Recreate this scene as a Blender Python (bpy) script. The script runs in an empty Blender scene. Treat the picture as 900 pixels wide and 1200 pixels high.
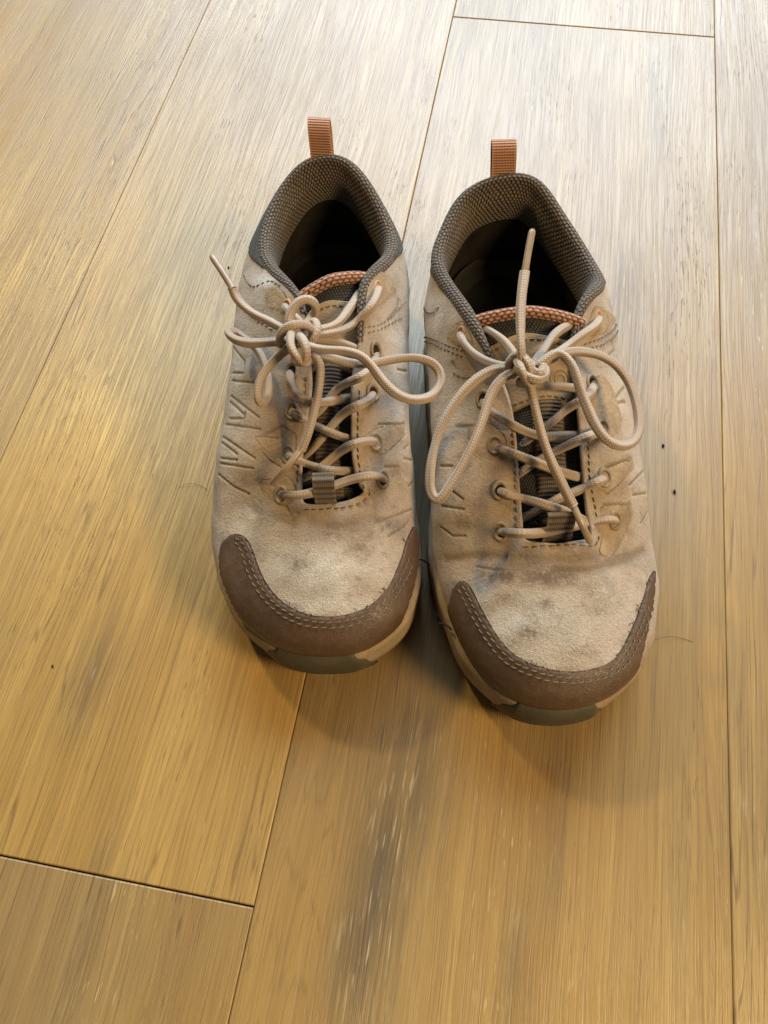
import bpy, math, random
import numpy as np
from mathutils import Matrix, Vector
from mathutils.geometry import delaunay_2d_cdt

# ------------------------------------------------------------------ camera, light, exposure
sc = bpy.context.scene
col = sc.collection
H = 0.37                                   # camera height above the boards, metres
R = np.array([[0.9843046, -0.14365966, -0.10250055],
              [0.17412938, 0.88503776, 0.43172574],
              [-0.02869529, 0.44279799, -0.89616211]])   # columns: right, up, forward of the camera in world axes
FPX = 900.0
cam_d = bpy.data.cameras.new('camera')
cam_d.sensor_fit = 'VERTICAL'; cam_d.sensor_height = 36.0; cam_d.sensor_width = 27.0
cam_d.lens = 36.0 * FPX / 1200.0
cam_d.clip_start = 0.01; cam_d.clip_end = 50
cam = bpy.data.objects.new('camera', cam_d); col.objects.link(cam)
M = Matrix.Identity(4)
for i in range(3):
    M[i][0] = R[i, 0]; M[i][1] = R[i, 1]; M[i][2] = -R[i, 2]
M[2][3] = H
cam.matrix_world = M
sc.camera = cam

w = bpy.data.worlds.new('World'); sc.world = w; w.use_nodes = True
bg = w.node_tree.nodes['Background']
bg.inputs[0].default_value = (1.0, 0.93, 0.84, 1); bg.inputs[1].default_value = 0.07

def area(name, loc, target, sx, sy, power, color, spread=math.pi):
    d = bpy.data.lights.new(name, 'AREA'); d.shape = 'RECTANGLE'; d.size = sx; d.size_y = sy
    d.energy = power; d.color = color; d.spread = spread
    o = bpy.data.objects.new(name, d); col.objects.link(o)
    o.location = loc
    o.rotation_euler = (Vector(target) - Vector(loc)).to_track_quat('-Z', 'Y').to_euler()
    return o
def bulb(name, loc, power, color, radius):
    d = bpy.data.lights.new(name, 'POINT'); d.energy = power; d.color = color; d.shadow_soft_size = radius
    o = bpy.data.objects.new(name, d); col.objects.link(o); o.location = loc
    return o
area('window_light', (-0.05, 2.4, 1.60), (0.0, 0.45, 0.0), 2.6, 1.9, 166, (0.60, 0.80, 1.0))
bulb('ceiling_lamp', (-1.48, 1.60, 2.0), 122, (1.0, 0.72, 0.27), 0.10)
bulb('floor_lamp', (1.35, -0.30, 1.25), 112, (1.0, 0.73, 0.38), 0.26)
sc.view_settings.view_transform = 'Standard'; sc.view_settings.look = 'None'
sc.view_settings.exposure = 0.16; sc.view_settings.gamma = 1.0
sc.view_settings.use_curve_mapping = False
sc.cycles.use_denoising = True
sc.cycles.max_bounces = 8

# ------------------------------------------------------------------ geometry helpers
rng = np.random.default_rng(7)
CAMP = np.array([0, 0, H])
def P(px, py, z):
    d = R @ np.array([(px - 450) / FPX, (600 - py) / FPX, 1.0])
    return CAMP + d * ((z - H) / d[2])
def proj(p):
    q = (np.asarray(p) - CAMP) @ R
    return np.stack([450 + FPX * q[..., 0] / q[..., 2], 600 - FPX * q[..., 1] / q[..., 2]], -1), q[..., 2]
def nrm(v):
    return v / (np.linalg.norm(v, axis=-1, keepdims=True) + 1e-12)

def cubic(t, y, tq, periodic=False):
    """C2 cubic spline through y(t) (rows), sampled at tq; periodic: y has n points, t has n+1."""
    y = np.asarray(y, float); n = len(y)
    if periodic:
        h = np.diff(t)
        A = np.zeros((n, n)); b = np.zeros_like(y)
        for i in range(n):
            hm, hp = h[i - 1], h[i]
            A[i, i - 1] += hm; A[i, i] += 2 * (hm + hp); A[i, (i + 1) % n] += hp
            b[i] = 6 * ((y[(i + 1) % n] - y[i]) / hp - (y[i] - y[i - 1]) / hm)
        m = np.linalg.solve(A, b.reshape(n, -1)).reshape(y.shape)
        y = np.concatenate([y, y[:1]]); m = np.concatenate([m, m[:1]])
    else:
        h = np.diff(t)
        A = np.eye(n); b = np.zeros_like(y)
        for i in range(1, n - 1):
            A[i, i - 1] = h[i - 1]; A[i, i] = 2 * (h[i - 1] + h[i]); A[i, i + 1] = h[i]
            b[i] = 6 * ((y[i + 1] - y[i]) / h[i] - (y[i] - y[i - 1]) / h[i - 1])
        m = np.linalg.solve(A, b.reshape(n, -1)).reshape(y.shape)
    k = np.clip(np.searchsorted(t, tq, side='right') - 1, 0, len(t) - 2)
    sh = (-1,) + (1,) * (y.ndim - 1)
    hk = (t[k + 1] - t[k]).reshape(sh); a = ((t[k + 1] - tq)).reshape(sh); c = ((tq - t[k])).reshape(sh)
    return (m[k] * a**3 + m[k + 1] * c**3) / (6 * hk) + (y[k] / hk - m[k] * hk / 6) * a + (y[k + 1] / hk - m[k + 1] * hk / 6) * c
def curve(pts, n=None, step=None, power=0.5):
    pts = np.asarray(pts, float)
    d = np.linalg.norm(np.diff(pts, axis=0), axis=1)
    t = np.concatenate([[0], np.cumsum(np.maximum(d, 1e-7) ** power)])
    q = cubic(t, pts, np.linspace(0, t[-1], 400))
    s = np.concatenate([[0], np.cumsum(np.linalg.norm(np.diff(q, axis=0), axis=1))])
    if n is None: n = max(4, int(s[-1] / step) + 1)
    sq = np.linspace(0, s[-1], n)
    return np.stack([np.interp(sq, s, q[:, i]) for i in range(q.shape[1])], 1)

def mesh_obj(name, V, F, mat, parent, origin, uv=None, attrs=None, smooth=True):
    me = bpy.data.meshes.new(name)
    V = np.asarray(V, float) - origin
    me.from_pydata(V.tolist(), [], F if isinstance(F, list) else F.tolist())
    if uv is not None:
        lay = me.uv_layers.new(name='UVMap')
        li = np.zeros(len(me.loops), dtype=np.int32); me.loops.foreach_get('vertex_index', li)
        lay.data.foreach_set('uv', np.asarray(uv, np.float32)[li].ravel())
    if attrs:
        for k, a in attrs.items():
            at = me.attributes.new(k, 'FLOAT', 'POINT'); at.data.foreach_set('value', np.asarray(a, np.float32))
    if smooth:
        me.polygons.foreach_set('use_smooth', np.ones(len(me.polygons), dtype=bool))
    me.materials.append(mat); me.update()
    o = bpy.data.objects.new(name, me); col.objects.link(o)
    o.parent = parent
    return o

def grid_faces(nu, nv, closed_u=False):
    iu = np.arange(nu if closed_u else nu - 1); iv = np.arange(nv - 1)
    a, b = np.meshgrid(iu, iv, indexing='ij'); a2 = (a + 1) % nu
    return np.stack([a * nv + b, a2 * nv + b, a2 * nv + b + 1, a * nv + b + 1], -1).reshape(-1, 4)

def tube(path, rad, sides=12, caps=True, oval=0.0):
    """rad scalar or array; returns V,F,uv (uv = length in m, angle 0..1)"""
    path = np.asarray(path, float); n = len(path)
    rad = np.broadcast_to(np.asarray(rad, float), (n,))
    T = nrm(np.gradient(path, axis=0))
    u = np.cross(T[0], [0.3, 0.2, 0.93]); u /= np.linalg.norm(u) + 1e-9
    s = np.concatenate([[0], np.cumsum(np.linalg.norm(np.diff(path, axis=0), axis=1))])
    V = []; UV = []
    ang = np.linspace(0, 2 * np.pi, sides + 1)
    for i in range(n):
        u = u - T[i] * (u @ T[i]); u /= np.linalg.norm(u) + 1e-9
        v = np.cross(T[i], u)
        for a in ang:
            k_ = 1 + oval * math.cos(2 * a + s[i] * 90) + oval * 0.35 * math.sin(s[i] * 310)
            V.append(path[i] + rad[i] * k_ * (math.cos(a) * u + math.sin(a) * v)); UV.append((s[i], a / (2 * np.pi)))
    F = grid_faces(n, sides + 1).tolist()
    if caps:
        for i, sgn in ((0, -1), (n - 1, 1)):
            c = len(V); V.append(path[i] + T[i] * sgn * rad[i] * 0.35); UV.append((s[i], 0))
            for k in range(sides):
                a, b = i * (sides + 1) + k, i * (sides + 1) + k + 1
                F.append([a, b, c] if sgn > 0 else [b, a, c])
    return V, F, UV
def join(lst):
    V, F, UV = [], [], []
    for v, f, uv in lst:
        o = len(V); V += list(v); UV += list(uv); F += [[i + o for i in q] for q in f]
    return V, F, UV

# ------------------------------------------------------------------ node helpers
class NT:
    def __init__(s, name):
        s.m = bpy.data.materials.new(name); s.m.use_nodes = True; s.t = s.m.node_tree
        s.b = s.t.nodes['Principled BSDF']
    def n(s, typ, **kw):
        nd = s.t.nodes.new(typ)
        for k, v in kw.items(): setattr(nd, k, v)
        return nd
    def set(s, sock, v):
        if hasattr(v, 'is_linked') or isinstance(v, bpy.types.NodeSocket): s.t.links.new(v, sock)
        else:
            if isinstance(v, (tuple, list)) and len(v) == 3 and sock.type == 'RGBA': v = (*v, 1)
            sock.default_value = v
    def math(s, op, a, b=0.0, c=0.0, clamp=False):
        nd = s.n('ShaderNodeMath', operation=op); nd.use_clamp = clamp
        for i, x in enumerate((a, b, c)): s.set(nd.inputs[i], x)
        return nd.outputs[0]
    def noise(s, vec, scale, detail=3, rough=0.55, dist=0.0):
        nd = s.n('ShaderNodeTexNoise')
        s.set(nd.inputs['Vector'], vec); nd.inputs['Scale'].default_value = scale
        nd.inputs['Detail'].default_value = detail; nd.inputs['Roughness'].default_value = rough
        nd.inputs['Distortion'].default_value = dist
        return nd.outputs['Fac']
    def mapr(s, v, a, b, c=0.0, d=1.0, smooth=False):
        nd = s.n('ShaderNodeMapRange'); nd.clamp = True
        if smooth: nd.interpolation_type = 'SMOOTHSTEP'
        s.set(nd.inputs['Value'], v)
        for k, x in (('From Min', a), ('From Max', b), ('To Min', c), ('To Max', d)): nd.inputs[k].default_value = x
        return nd.outputs['Result']
    def mix(s, f, a, b, mode='MIX'):
        nd = s.n('ShaderNodeMix', data_type='RGBA', blend_type=mode)
        s.set(nd.inputs['Factor'], f); s.set(nd.inputs['A'], a) if False else None
        s.set(nd.inputs[6], a); s.set(nd.inputs[7], b)
        return nd.outputs[2]
    def vmul(s, v, k):
        nd = s.n('ShaderNodeVectorMath', operation='MULTIPLY'); s.set(nd.inputs[0], v); nd.inputs[1].default_value = k
        return nd.outputs[0]
    def vadd(s, v, k):
        nd = s.n('ShaderNodeVectorMath', operation='ADD'); s.set(nd.inputs[0], v); s.set(nd.inputs[1], k)
        return nd.outputs[0]
    def attr(s, name):
        return s.n('ShaderNodeAttribute', attribute_name=name).outputs['Fac']
    def obj(s): return s.n('ShaderNodeTexCoord').outputs['Object']
    def uv(s): return s.n('ShaderNodeTexCoord').outputs['UV']
    def sep(s, v):
        nd = s.n('ShaderNodeSeparateXYZ'); s.set(nd.inputs[0], v); return nd.outputs
    def comb(s, x, y, z):
        nd = s.n('ShaderNodeCombineXYZ')
        for i, q in enumerate((x, y, z)): s.set(nd.inputs[i], q)
        return nd.outputs[0]
    def bump(s, h, dist, strength=1.0, normal=None):
        nd = s.n('ShaderNodeBump'); s.set(nd.inputs['Height'], h)
        nd.inputs['Distance'].default_value = dist; nd.inputs['Strength'].default_value = strength
        if normal is not None: s.set(nd.inputs['Normal'], normal)
        return nd.outputs[0]
    def out(s, color=None, rough=None, normal=None, spec=None, sheen=None, coat=None):
        if color is not None: s.set(s.b.inputs['Base Color'], color)
        if rough is not None: s.set(s.b.inputs['Roughness'], rough)
        if normal is not None: s.set(s.b.inputs['Normal'], normal)
        if spec is not None: s.set(s.b.inputs['Specular IOR Level'], spec)
        if sheen is not None:
            s.b.inputs['Sheen Weight'].default_value = sheen; s.b.inputs['Sheen Roughness'].default_value = 0.6
        if coat is not None: s.set(s.b.inputs['Coat Weight'], coat)
        return s.m

# ------------------------------------------------------------------ materials
def mat_wood():
    t = NT('oak_boards')
    info = t.n('ShaderNodeObjectInfo').outputs['Random']
    fr = lambda k: t.math('FRACT', t.math('MULTIPLY', info, k))
    base = t.vadd(t.obj(), t.comb(t.math('MULTIPLY', info, 7.3), t.math('MULTIPLY', info, 31.7), 0.0))
    # slow sideways wander so that no streak runs dead straight
    wan = t.math('MULTIPLY', t.math('SUBTRACT', t.noise(t.vmul(base, (9, 3.0, 1)), 1.0, 3, 0.55), 0.5), 0.018)
    wb = t.vadd(base, t.comb(wan, 0.0, 0.0))
    broad = t.noise(t.vmul(wb, (26, 1.3, 1)), 1.0, 4, 0.6)
    streak = t.noise(t.vmul(wb, (170, 3.2, 1)), 1.0, 5, 0.68)
    fine = t.noise(t.vmul(wb, (820, 13, 1)), 1.0, 4, 0.7)
    hair = t.noise(t.vmul(wb, (2100, 40, 1)), 1.0, 3, 0.65)
    cloud = t.noise(t.vmul(base, (5.5, 3.4, 1)), 1.0, 3, 0.55)
    c = t.mix(t.mapr(broad, 0.30, 0.70), (0.325, 0.178, 0.040), (0.475, 0.290, 0.080))
    c = t.mix(t.mapr(cloud, 0.42, 0.68, 0.0, 0.55), c, (0.250, 0.178, 0.088))
    c = t.mix(t.math('MULTIPLY', fr(3.3), 0.40), c, (0.225, 0.145, 0.062))
    c = t.mix(t.mapr(streak, 0.42, 0.66, 0.0, 0.32), c, (0.185, 0.102, 0.034))
    c = t.mix(t.mapr(streak, 0.42, 0.30, 0.0, 0.22), c, (0.520, 0.350, 0.130))
    c = t.mix(t.mapr(fine, 0.46, 0.66, 0.0, 0.42), c, (0.145, 0.082, 0.030))
    c = t.mix(t.mapr(hair, 0.45, 0.70, 0.0, 0.30), c, (0.170, 0.100, 0.040))
    # open growth rings: thin, unevenly spaced strokes, strong only on some boards and in some zones
    warp = t.noise(t.vmul(base, (7, 1.1, 1)), 1.0, 2, 0.5)
    raw = t.sep(t.obj())
    rx = t.math('ADD', raw[0], t.math('ADD', t.math('MULTIPLY', fr(13.7), 0.09), 0.085))
    ry = t.math('MULTIPLY', t.math('SUBTRACT', raw[1], t.math('SUBTRACT', t.math('MULTIPLY', fr(5.9), 1.2), 0.6)), 0.055)
    rr = t.math('SQRT', t.math('ADD', t.math('MULTIPLY', rx, rx), t.math('MULTIPLY', ry, ry)))
    ph = t.math('ADD', t.math('MULTIPLY', rr, 300.0), t.math('ADD', t.math('MULTIPLY', warp, 20.0), t.math('ADD', t.math('MULTIPLY', t.noise(t.vmul(base, (42, 1.2, 1)), 1.0, 2, 0.5), 12.0), t.math('MULTIPLY', t.noise(t.vmul(base, (150, 9, 1)), 1.0, 2, 0.5), 1.7))))
    line = t.mapr(t.math('ABSOLUTE', t.math('SUBTRACT', t.math('FRACT', ph), 0.5)), 0.0, 0.12, 1.0, 0.0, True)
    brk = t.mapr(t.noise(t.vmul(base, (420, 16, 1)), 1.0, 3, 0.6), 0.36, 0.58, 0.0, 1.0)
    zone = t.mapr(t.noise(t.vmul(base, (11, 2.4, 1)), 1.0, 3, 0.55), 0.34, 0.58, 0.10, 1.0)
    line = t.math('MULTIPLY', t.math('MULTIPLY', line, brk), t.math('MULTIPLY', zone, t.math('ADD', t.math('MULTIPLY', fr(8.1), 0.5), 0.5)))
    c = t.mix(t.math('MULTIPLY', line, 0.8), c, (0.115, 0.066, 0.026))
    # short pores, dark, and a few that hold pale wax
    pores = t.mapr(t.noise(t.vmul(wb, (820, 70, 1)), 1.0, 2, 0.5), 0.61, 0.69)
    porez = t.mapr(t.noise(t.vmul(base, (24, 4.5, 1)), 1.0, 3, 0.6), 0.50, 0.66)
    pz = t.math('MULTIPLY', pores, porez)
    c = t.mix(t.math('MULTIPLY', pz, 0.6), c, (0.080, 0.048, 0.022))
    flecks = t.mapr(t.noise(t.vadd(t.vmul(wb, (760, 80, 1)), (9.1, 3.3, 0)), 1.0, 2, 0.5), 0.66, 0.70)
    fleckz = t.mapr(t.noise(t.vadd(t.vmul(base, (19, 3.6, 1)), (4.4, 8.3, 0)), 1.0, 3, 0.6), 0.54, 0.66)
    c = t.mix(t.math('MULTIPLY', t.math('MULTIPLY', flecks, fleckz), 0.55), c, (0.56, 0.44, 0.22))
    vk = t.n('ShaderNodeTexVoronoi'); t.set(vk.inputs['Vector'], t.vmul(base, (5.5, 2.6, 1))); vk.inputs['Scale'].default_value = 1.0
    kd = t.math('ADD', vk.outputs['Distance'], t.math('MULTIPLY', t.noise(t.vmul(base, (90, 50, 1)), 1.0, 3, 0.6), 0.03))
    kn = t.mapr(kd, 0.022, 0.050, 1.0, 0.0, True)
    c = t.mix(t.math('MULTIPLY', kn, 0.75), c, (0.10, 0.055, 0.026))
    # dark streaky patches in the board colour, centred at fixed floor positions
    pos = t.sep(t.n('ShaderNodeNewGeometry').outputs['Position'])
    dpatch = None
    for (cx, cy, rx_, ry_, k) in DARK_PATCHES:
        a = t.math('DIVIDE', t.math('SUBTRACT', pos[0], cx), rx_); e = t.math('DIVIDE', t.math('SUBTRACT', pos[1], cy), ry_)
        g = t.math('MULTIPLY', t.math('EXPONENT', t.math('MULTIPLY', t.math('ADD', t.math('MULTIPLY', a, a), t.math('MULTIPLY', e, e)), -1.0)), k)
        dpatch = g if dpatch is None else t.math('MAXIMUM', dpatch, g)
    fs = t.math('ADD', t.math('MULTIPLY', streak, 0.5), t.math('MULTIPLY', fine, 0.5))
    fm = t.math('MULTIPLY', dpatch, t.mapr(fs, 0.36, 0.56, 0.45, 1.0))
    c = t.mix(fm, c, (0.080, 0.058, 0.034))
    stl = t.mapr(t.noise(t.vadd(t.vmul(wb, (700, 45, 1)), (2.7, 5.1, 0)), 1.0, 2, 0.5), 0.60, 0.67)
    c = t.mix(t.math('MULTIPLY', t.math('MULTIPLY', stl, dpatch), 0.7), c, (0.46, 0.37, 0.21))
    h = t.math('SUBTRACT', t.math('ADD', t.math('MULTIPLY', streak, 0.3), t.math('MULTIPLY', hair, 0.3)), t.math('ADD', t.math('ADD', t.math('MULTIPLY', line, 0.7), t.math('MULTIPLY', t.mapr(fine, 0.46, 0.66), 0.5)), t.math('MULTIPLY', pz, 1.0)))
    nb = t.bump(h, 0.00020, 0.85)
    nb2 = t.bump(t.noise(t.vmul(base, (40, 7, 1)), 1.0, 2, 0.5), 0.0022, 0.35, nb)
    ro = t.mapr(t.math('ADD', t.math('MULTIPLY', fine, 0.5), t.math('MULTIPLY', cloud, 0.5)), 0.3, 0.7, 0.30, 0.50)
    return t.out(c, ro, nb2, 0.6)

def mat_suede():
    t = NT('tan_suede')
    o = t.obj()
    n1 = t.noise(o, 38, 4, 0.6); n2 = t.noise(o, 190, 4, 0.65); n3 = t.noise(o, 1500, 3, 0.7); n4 = t.noise(o, 560, 5, 0.75)
    sm = t.attr('smooth'); wh = t.attr('worn'); di = t.attr('dirt'); gr = t.attr('groove')
    c = t.mix(t.mapr(n1, 0.33, 0.68), (0.420, 0.300, 0.192), (0.575, 0.445, 0.315))
    c = t.mix(t.mapr(n2, 0.40, 0.72, 0, 0.5), c, (0.52, 0.405, 0.275))
    n6 = t.noise(o, 26, 4, 0.6)
    c = t.mix(t.mapr(n6, 0.50, 0.66, 0, 0.65), c, (0.50, 0.395, 0.310))
    whm = t.math('MULTIPLY', wh, t.mapr(t.math('ADD', t.math('MULTIPLY', n2, 0.6), t.math('MULTIPLY', n4, 0.4)), 0.36, 0.56, 0.35, 1.0), clamp=True)
    c = t.mix(whm, c, (0.80, 0.745, 0.65))
    c = t.mix(t.math('MULTIPLY', sm, 0.75, clamp=True), c, t.mix(t.mapr(n1, 0.35, 0.65), (0.315, 0.205, 0.115), (0.43, 0.295, 0.175)))
    dm = t.math('MULTIPLY', t.math('MULTIPLY', di, 1.3), t.mapr(t.math('ADD', t.math('MULTIPLY', n2, 0.55), t.math('MULTIPLY', n4, 0.45)), 0.40, 0.54), clamp=True)
    c = t.mix(t.math('MULTIPLY', dm, 0.85, clamp=True), c, (0.125, 0.072, 0.036))
    n5 = t.noise(o, 115, 5, 0.7)
    st_ = t.mapr(n5, 0.50, 0.66)
    c = t.mix(t.math('MULTIPLY', st_, t.math('MULTIPLY', t.mapr(n4, 0.35, 0.60), 0.62)), c, (0.190, 0.130, 0.080))
    spk = t.mapr(n4, 0.56, 0.72)
    c = t.mix(t.math('MULTIPLY', spk, 0.35), c, (0.17, 0.115, 0.07))
    c = t.mix(t.mapr(n3, 0.32, 0.66, 0.45, 0.0), c, (0.17, 0.11, 0.06))
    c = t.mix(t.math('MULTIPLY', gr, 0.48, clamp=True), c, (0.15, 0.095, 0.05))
    nap = t.math('SUBTRACT', 1.0, t.math('MULTIPLY', sm, 0.8), clamp=True)
    h = t.math('MULTIPLY', t.math('ADD', t.math('MULTIPLY', n3, 0.7), t.math('MULTIPLY', n4, 0.8)), nap)
    nb = t.bump(h, 0.0012, 0.85)
    nb = t.bump(t.noise(o, 160, 3, 0.6), 0.0012, 0.22, nb)
    ro = t.mapr(sm, 0, 1, 0.95, 0.60)
    return t.out(c, ro, nb, 0.25, sheen=0.25)

def mat_leather():
    t = NT('brown_leather')
    o = t.obj()
    n1 = t.noise(o, 45, 4, 0.6); n2 = t.noise(o, 260, 4, 0.6)
    v = t.n('ShaderNodeTexVoronoi'); v.feature = 'DISTANCE_TO_EDGE'; t.set(v.inputs['Vector'], o); v.inputs['Scale'].default_value = 1150
    c = t.mix(t.mapr(n1, 0.30, 0.70), (0.066, 0.035, 0.018), (0.108, 0.061, 0.034))
    c = t.mix(t.mapr(n2, 0.50, 0.72, 0, 0.22), c, (0.165, 0.115, 0.078))
    du = t.mapr(t.noise(t.vmul(o, (1, 1, 0.6)), 520, 4, 0.7), 0.52, 0.72)
    c = t.mix(t.math('MULTIPLY', du, 0.12), c, (0.20, 0.155, 0.115))
    sc_ = t.mapr(t.noise(t.vmul(o, (1, 0.3, 1)), 320, 3, 0.6), 0.62, 0.70)
    c = t.mix(t.math('MULTIPLY', sc_, 0.35), c, (0.055, 0.033, 0.02))
    nb = t.bump(t.mapr(v.outputs['Distance'], 0.0, 0.12), 0.00012, 0.5)
    nb = t.bump(n2, 0.0006, 0.5, nb)
    return t.out(c, t.mapr(n2, 0.3, 0.7, 0.34, 0.52), nb, 0.5)

def mat_knit(name, c1, c2, a, b, depth=0.0006, stag=True, sheen=0.2):
    """fabric of small staggered loops, cell a x b metres in UV metres"""
    t = NT(name)
    jx = t.math('MULTIPLY', t.math('SUBTRACT', t.noise(t.obj(), 140, 3, 0.6), 0.5), 0.0022); jy = t.math('MULTIPLY', t.math('SUBTRACT', t.noise(t.vadd(t.obj(), (3.1, 1.7, 0.4)), 140, 3, 0.6), 0.5), 0.0018)
    u = t.sep(t.vadd(t.uv(), t.comb(jx, jy, 0.0)))
    y = t.math('DIVIDE', u[1], b)
    row = t.math('FLOOR', y)
    x = t.math('DIVIDE', u[0], a)
    if stag: x = t.math('ADD', x, t.math('MULTIPLY', t.math('MODULO', row, 2.0), 0.5))
    dx = t.math('ABSOLUTE', t.math('SUBTRACT', t.math('FRACT', x), 0.5))
    dy = t.math('ABSOLUTE', t.math('SUBTRACT', t.math('FRACT', y), 0.5))
    d = t.math('SQRT', t.math('ADD', t.math('MULTIPLY', dx, dx), t.math('MULTIPLY', dy, dy)))
    h = t.mapr(d, 0.18, 0.56, 1.0, 0.0, True)
    n = t.noise(t.obj(), 60, 3, 0.6); nf = t.noise(t.obj(), 900, 2, 0.6)
    c = t.mix(t.math('MULTIPLY', h, t.mapr(n, 0.3, 0.7, 0.7, 1.0)), c1, c2)
    c = t.mix(t.mapr(nf, 0.5, 0.8, 0, 0.25), c, tuple(min(1, q * 1.7) for q in c2))
    nb = t.bump(t.math('ADD', h, t.math('MULTIPLY', nf, 0.25)), depth, 1.0)
    return t.out(c, 0.9, nb, 0.2, sheen=sheen)

def mat_lace():
    t = NT('woven_lace')
    u = t.sep(t.uv())
    l = t.math('MULTIPLY', u[0], 2 * math.pi / 0.00125); a = t.math('MULTIPLY', u[1], 2 * math.pi * 8)
    tri = t.math('ABSOLUTE', t.math('SINE', t.math('MULTIPLY', u[1], math.pi * 11)))
    h = t.math('SINE', t.math('ADD', l, t.math('MULTIPLY', tri, 4.2)))
    rib = t.math('COSINE', t.math('MULTIPLY', u[1], 2 * math.pi * 4))
    n = t.noise(t.obj(), 55, 3, 0.6); nf = t.noise(t.obj(), 420, 3, 0.6)
    c = t.mix(t.mapr(h, -0.9, 0.6), (0.32, 0.225, 0.148), (0.52, 0.405, 0.295))
    c = t.mix(t.mapr(rib, -1.0, 0.0, 0.60, 0.0), c, (0.33, 0.205, 0.14))
    c = t.mix(t.mapr(n, 0.45, 0.70, 0, 0.25), c, (0.36, 0.24, 0.15))
    c = t.mix(t.mapr(nf, 0.5, 0.75, 0, 0.18), c, (0.56, 0.45, 0.35))
    nb = t.bump(t.math('ADD', t.math('MULTIPLY', h, 0.30), t.math('MULTIPLY', rib, 0.8)), 0.00036, 0.9)
    return t.out(c, 0.62, nb, 0.4, sheen=0.2)

def mat_plain(name, c1, c2, rough, bump=0.0003, bscale=900, spec=0.35, vscale=60, sheen=None):
    t = NT(name); o = t.obj()
    n = t.noise(o, vscale, 4, 0.62); nf = t.noise(o, bscale, 3, 0.6)
    c = t.mix(t.mapr(n, 0.32, 0.68), c1, c2)
    c = t.mix(t.mapr(nf, 0.55, 0.75, 0, 0.3), c, tuple(q * 0.5 for q in c1))
    return t.out(c, rough, t.bump(nf, bump, 0.8), spec, sheen=sheen)

def mat_webbing(name, c1, c2, pitch):
    t = NT(name); u = t.sep(t.uv())
    s = t.math('SINE', t.math('MULTIPLY', u[1], 2 * math.pi / pitch))
    k = t.math('SINE', t.math('MULTIPLY', u[0], 2 * math.pi / 0.0008))
    n = t.noise(t.obj(), 300, 3, 0.6)
    c = t.mix(t.mapr(s, -0.9, 0.6), c1, c2)
    c = t.mix(t.mapr(n, 0.4, 0.7, 0, 0.4), c, tuple(q * 0.75 for q in c2))
    nb = t.bump(t.math('ADD', s, t.math('MULTIPLY', k, 0.25)), 0.00035, 0.9)
    return t.out(c, 0.7, nb, 0.35, sheen=0.2)

DARK_PATCHES = []
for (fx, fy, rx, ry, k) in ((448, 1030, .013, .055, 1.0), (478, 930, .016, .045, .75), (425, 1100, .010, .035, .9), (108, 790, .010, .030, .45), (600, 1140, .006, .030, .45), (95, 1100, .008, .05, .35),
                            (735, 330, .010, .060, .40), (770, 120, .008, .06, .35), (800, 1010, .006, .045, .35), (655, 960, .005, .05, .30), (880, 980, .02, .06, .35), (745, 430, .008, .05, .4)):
    q_ = P(fx, fy, 0); DARK_PATCHES.append((q_[0], q_[1], rx, ry, k))
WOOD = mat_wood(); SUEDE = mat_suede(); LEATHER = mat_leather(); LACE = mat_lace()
KNIT = mat_knit('brown_knit', (0.038, 0.024, 0.012), (0.200, 0.135, 0.078), 0.0025, 0.0017, 0.0013)
MESH = mat_knit('grey_mesh', (0.018, 0.014, 0.010), (0.120, 0.098, 0.072), 0.0014, 0.0012, 0.0009)
TMESH = mat_knit('dark_tongue_mesh', (0.010, 0.008, 0.006), (0.052, 0.042, 0.032), 0.0013, 0.0012, 0.0006)
ORANGE_KNIT = mat_knit('orange_knit', (0.20, 0.075, 0.035), (0.60, 0.30, 0.17), 0.0030, 0.0017, 0.0012)
ORANGE_WEB = mat_webbing('orange_webbing', (0.28, 0.115, 0.055), (0.62, 0.29, 0.155), 0.00125)
DARK_WEB = mat_webbing('dark_webbing', (0.036, 0.023, 0.012), (0.155, 0.105, 0.060), 0.0018)
MIDSOLE = mat_plain('tan_midsole', (0.27, 0.190, 0.115), (0.40, 0.300, 0.190), 0.75, 0.0006, 500)
RUBBER = mat_plain('olive_rubber', (0.060, 0.052, 0.033), (0.098, 0.084, 0.054), 0.6, 0.0003, 700)
OUTSOLE = mat_plain('dark_outsole', (0.030, 0.027, 0.022), (0.05, 0.045, 0.036), 0.75)
INSOLE = mat_plain('black_insole', (0.012, 0.010, 0.008), (0.026, 0.022, 0.018), 0.55, 0.0006, 300)
EYELET = mat_plain('bronze_eyelet', (0.20, 0.135, 0.075), (0.30, 0.215, 0.125), 0.42, 0.0002, 800, 0.5)
DARKHOLE = mat_plain('dark_hole', (0.012, 0.009, 0.006), (0.02, 0.015, 0.01), 0.9)
THREAD = mat_plain('tan_thread', (0.125, 0.086, 0.057), (0.20, 0.148, 0.102), 0.7, 0.0002, 900)
DTHREAD = mat_plain('dark_thread', (0.10, 0.062, 0.033), (0.17, 0.11, 0.06), 0.8)
BLACK = mat_plain('black_thread', (0.008, 0.008, 0.009), (0.014, 0.014, 0.016), 0.7)
AGLET = mat_plain('lace_tip_plastic', (0.30, 0.215, 0.14), (0.38, 0.28, 0.19), 0.32, 0.0001, 500, 0.5)
TANPATCH = mat_plain('tan_patch', (0.27, 0.185, 0.105), (0.36, 0.26, 0.155), 0.8, 0.0005, 900)
OVERLAY = mat_plain('smooth_tan_leather', (0.270, 0.185, 0.105), (0.395, 0.285, 0.175), 0.62, 0.0006, 600, 0.35, 130)
SUBFLOOR = mat_plain('dark_underlay', (0.03, 0.022, 0.014), (0.05, 0.036, 0.022), 0.9)

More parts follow.
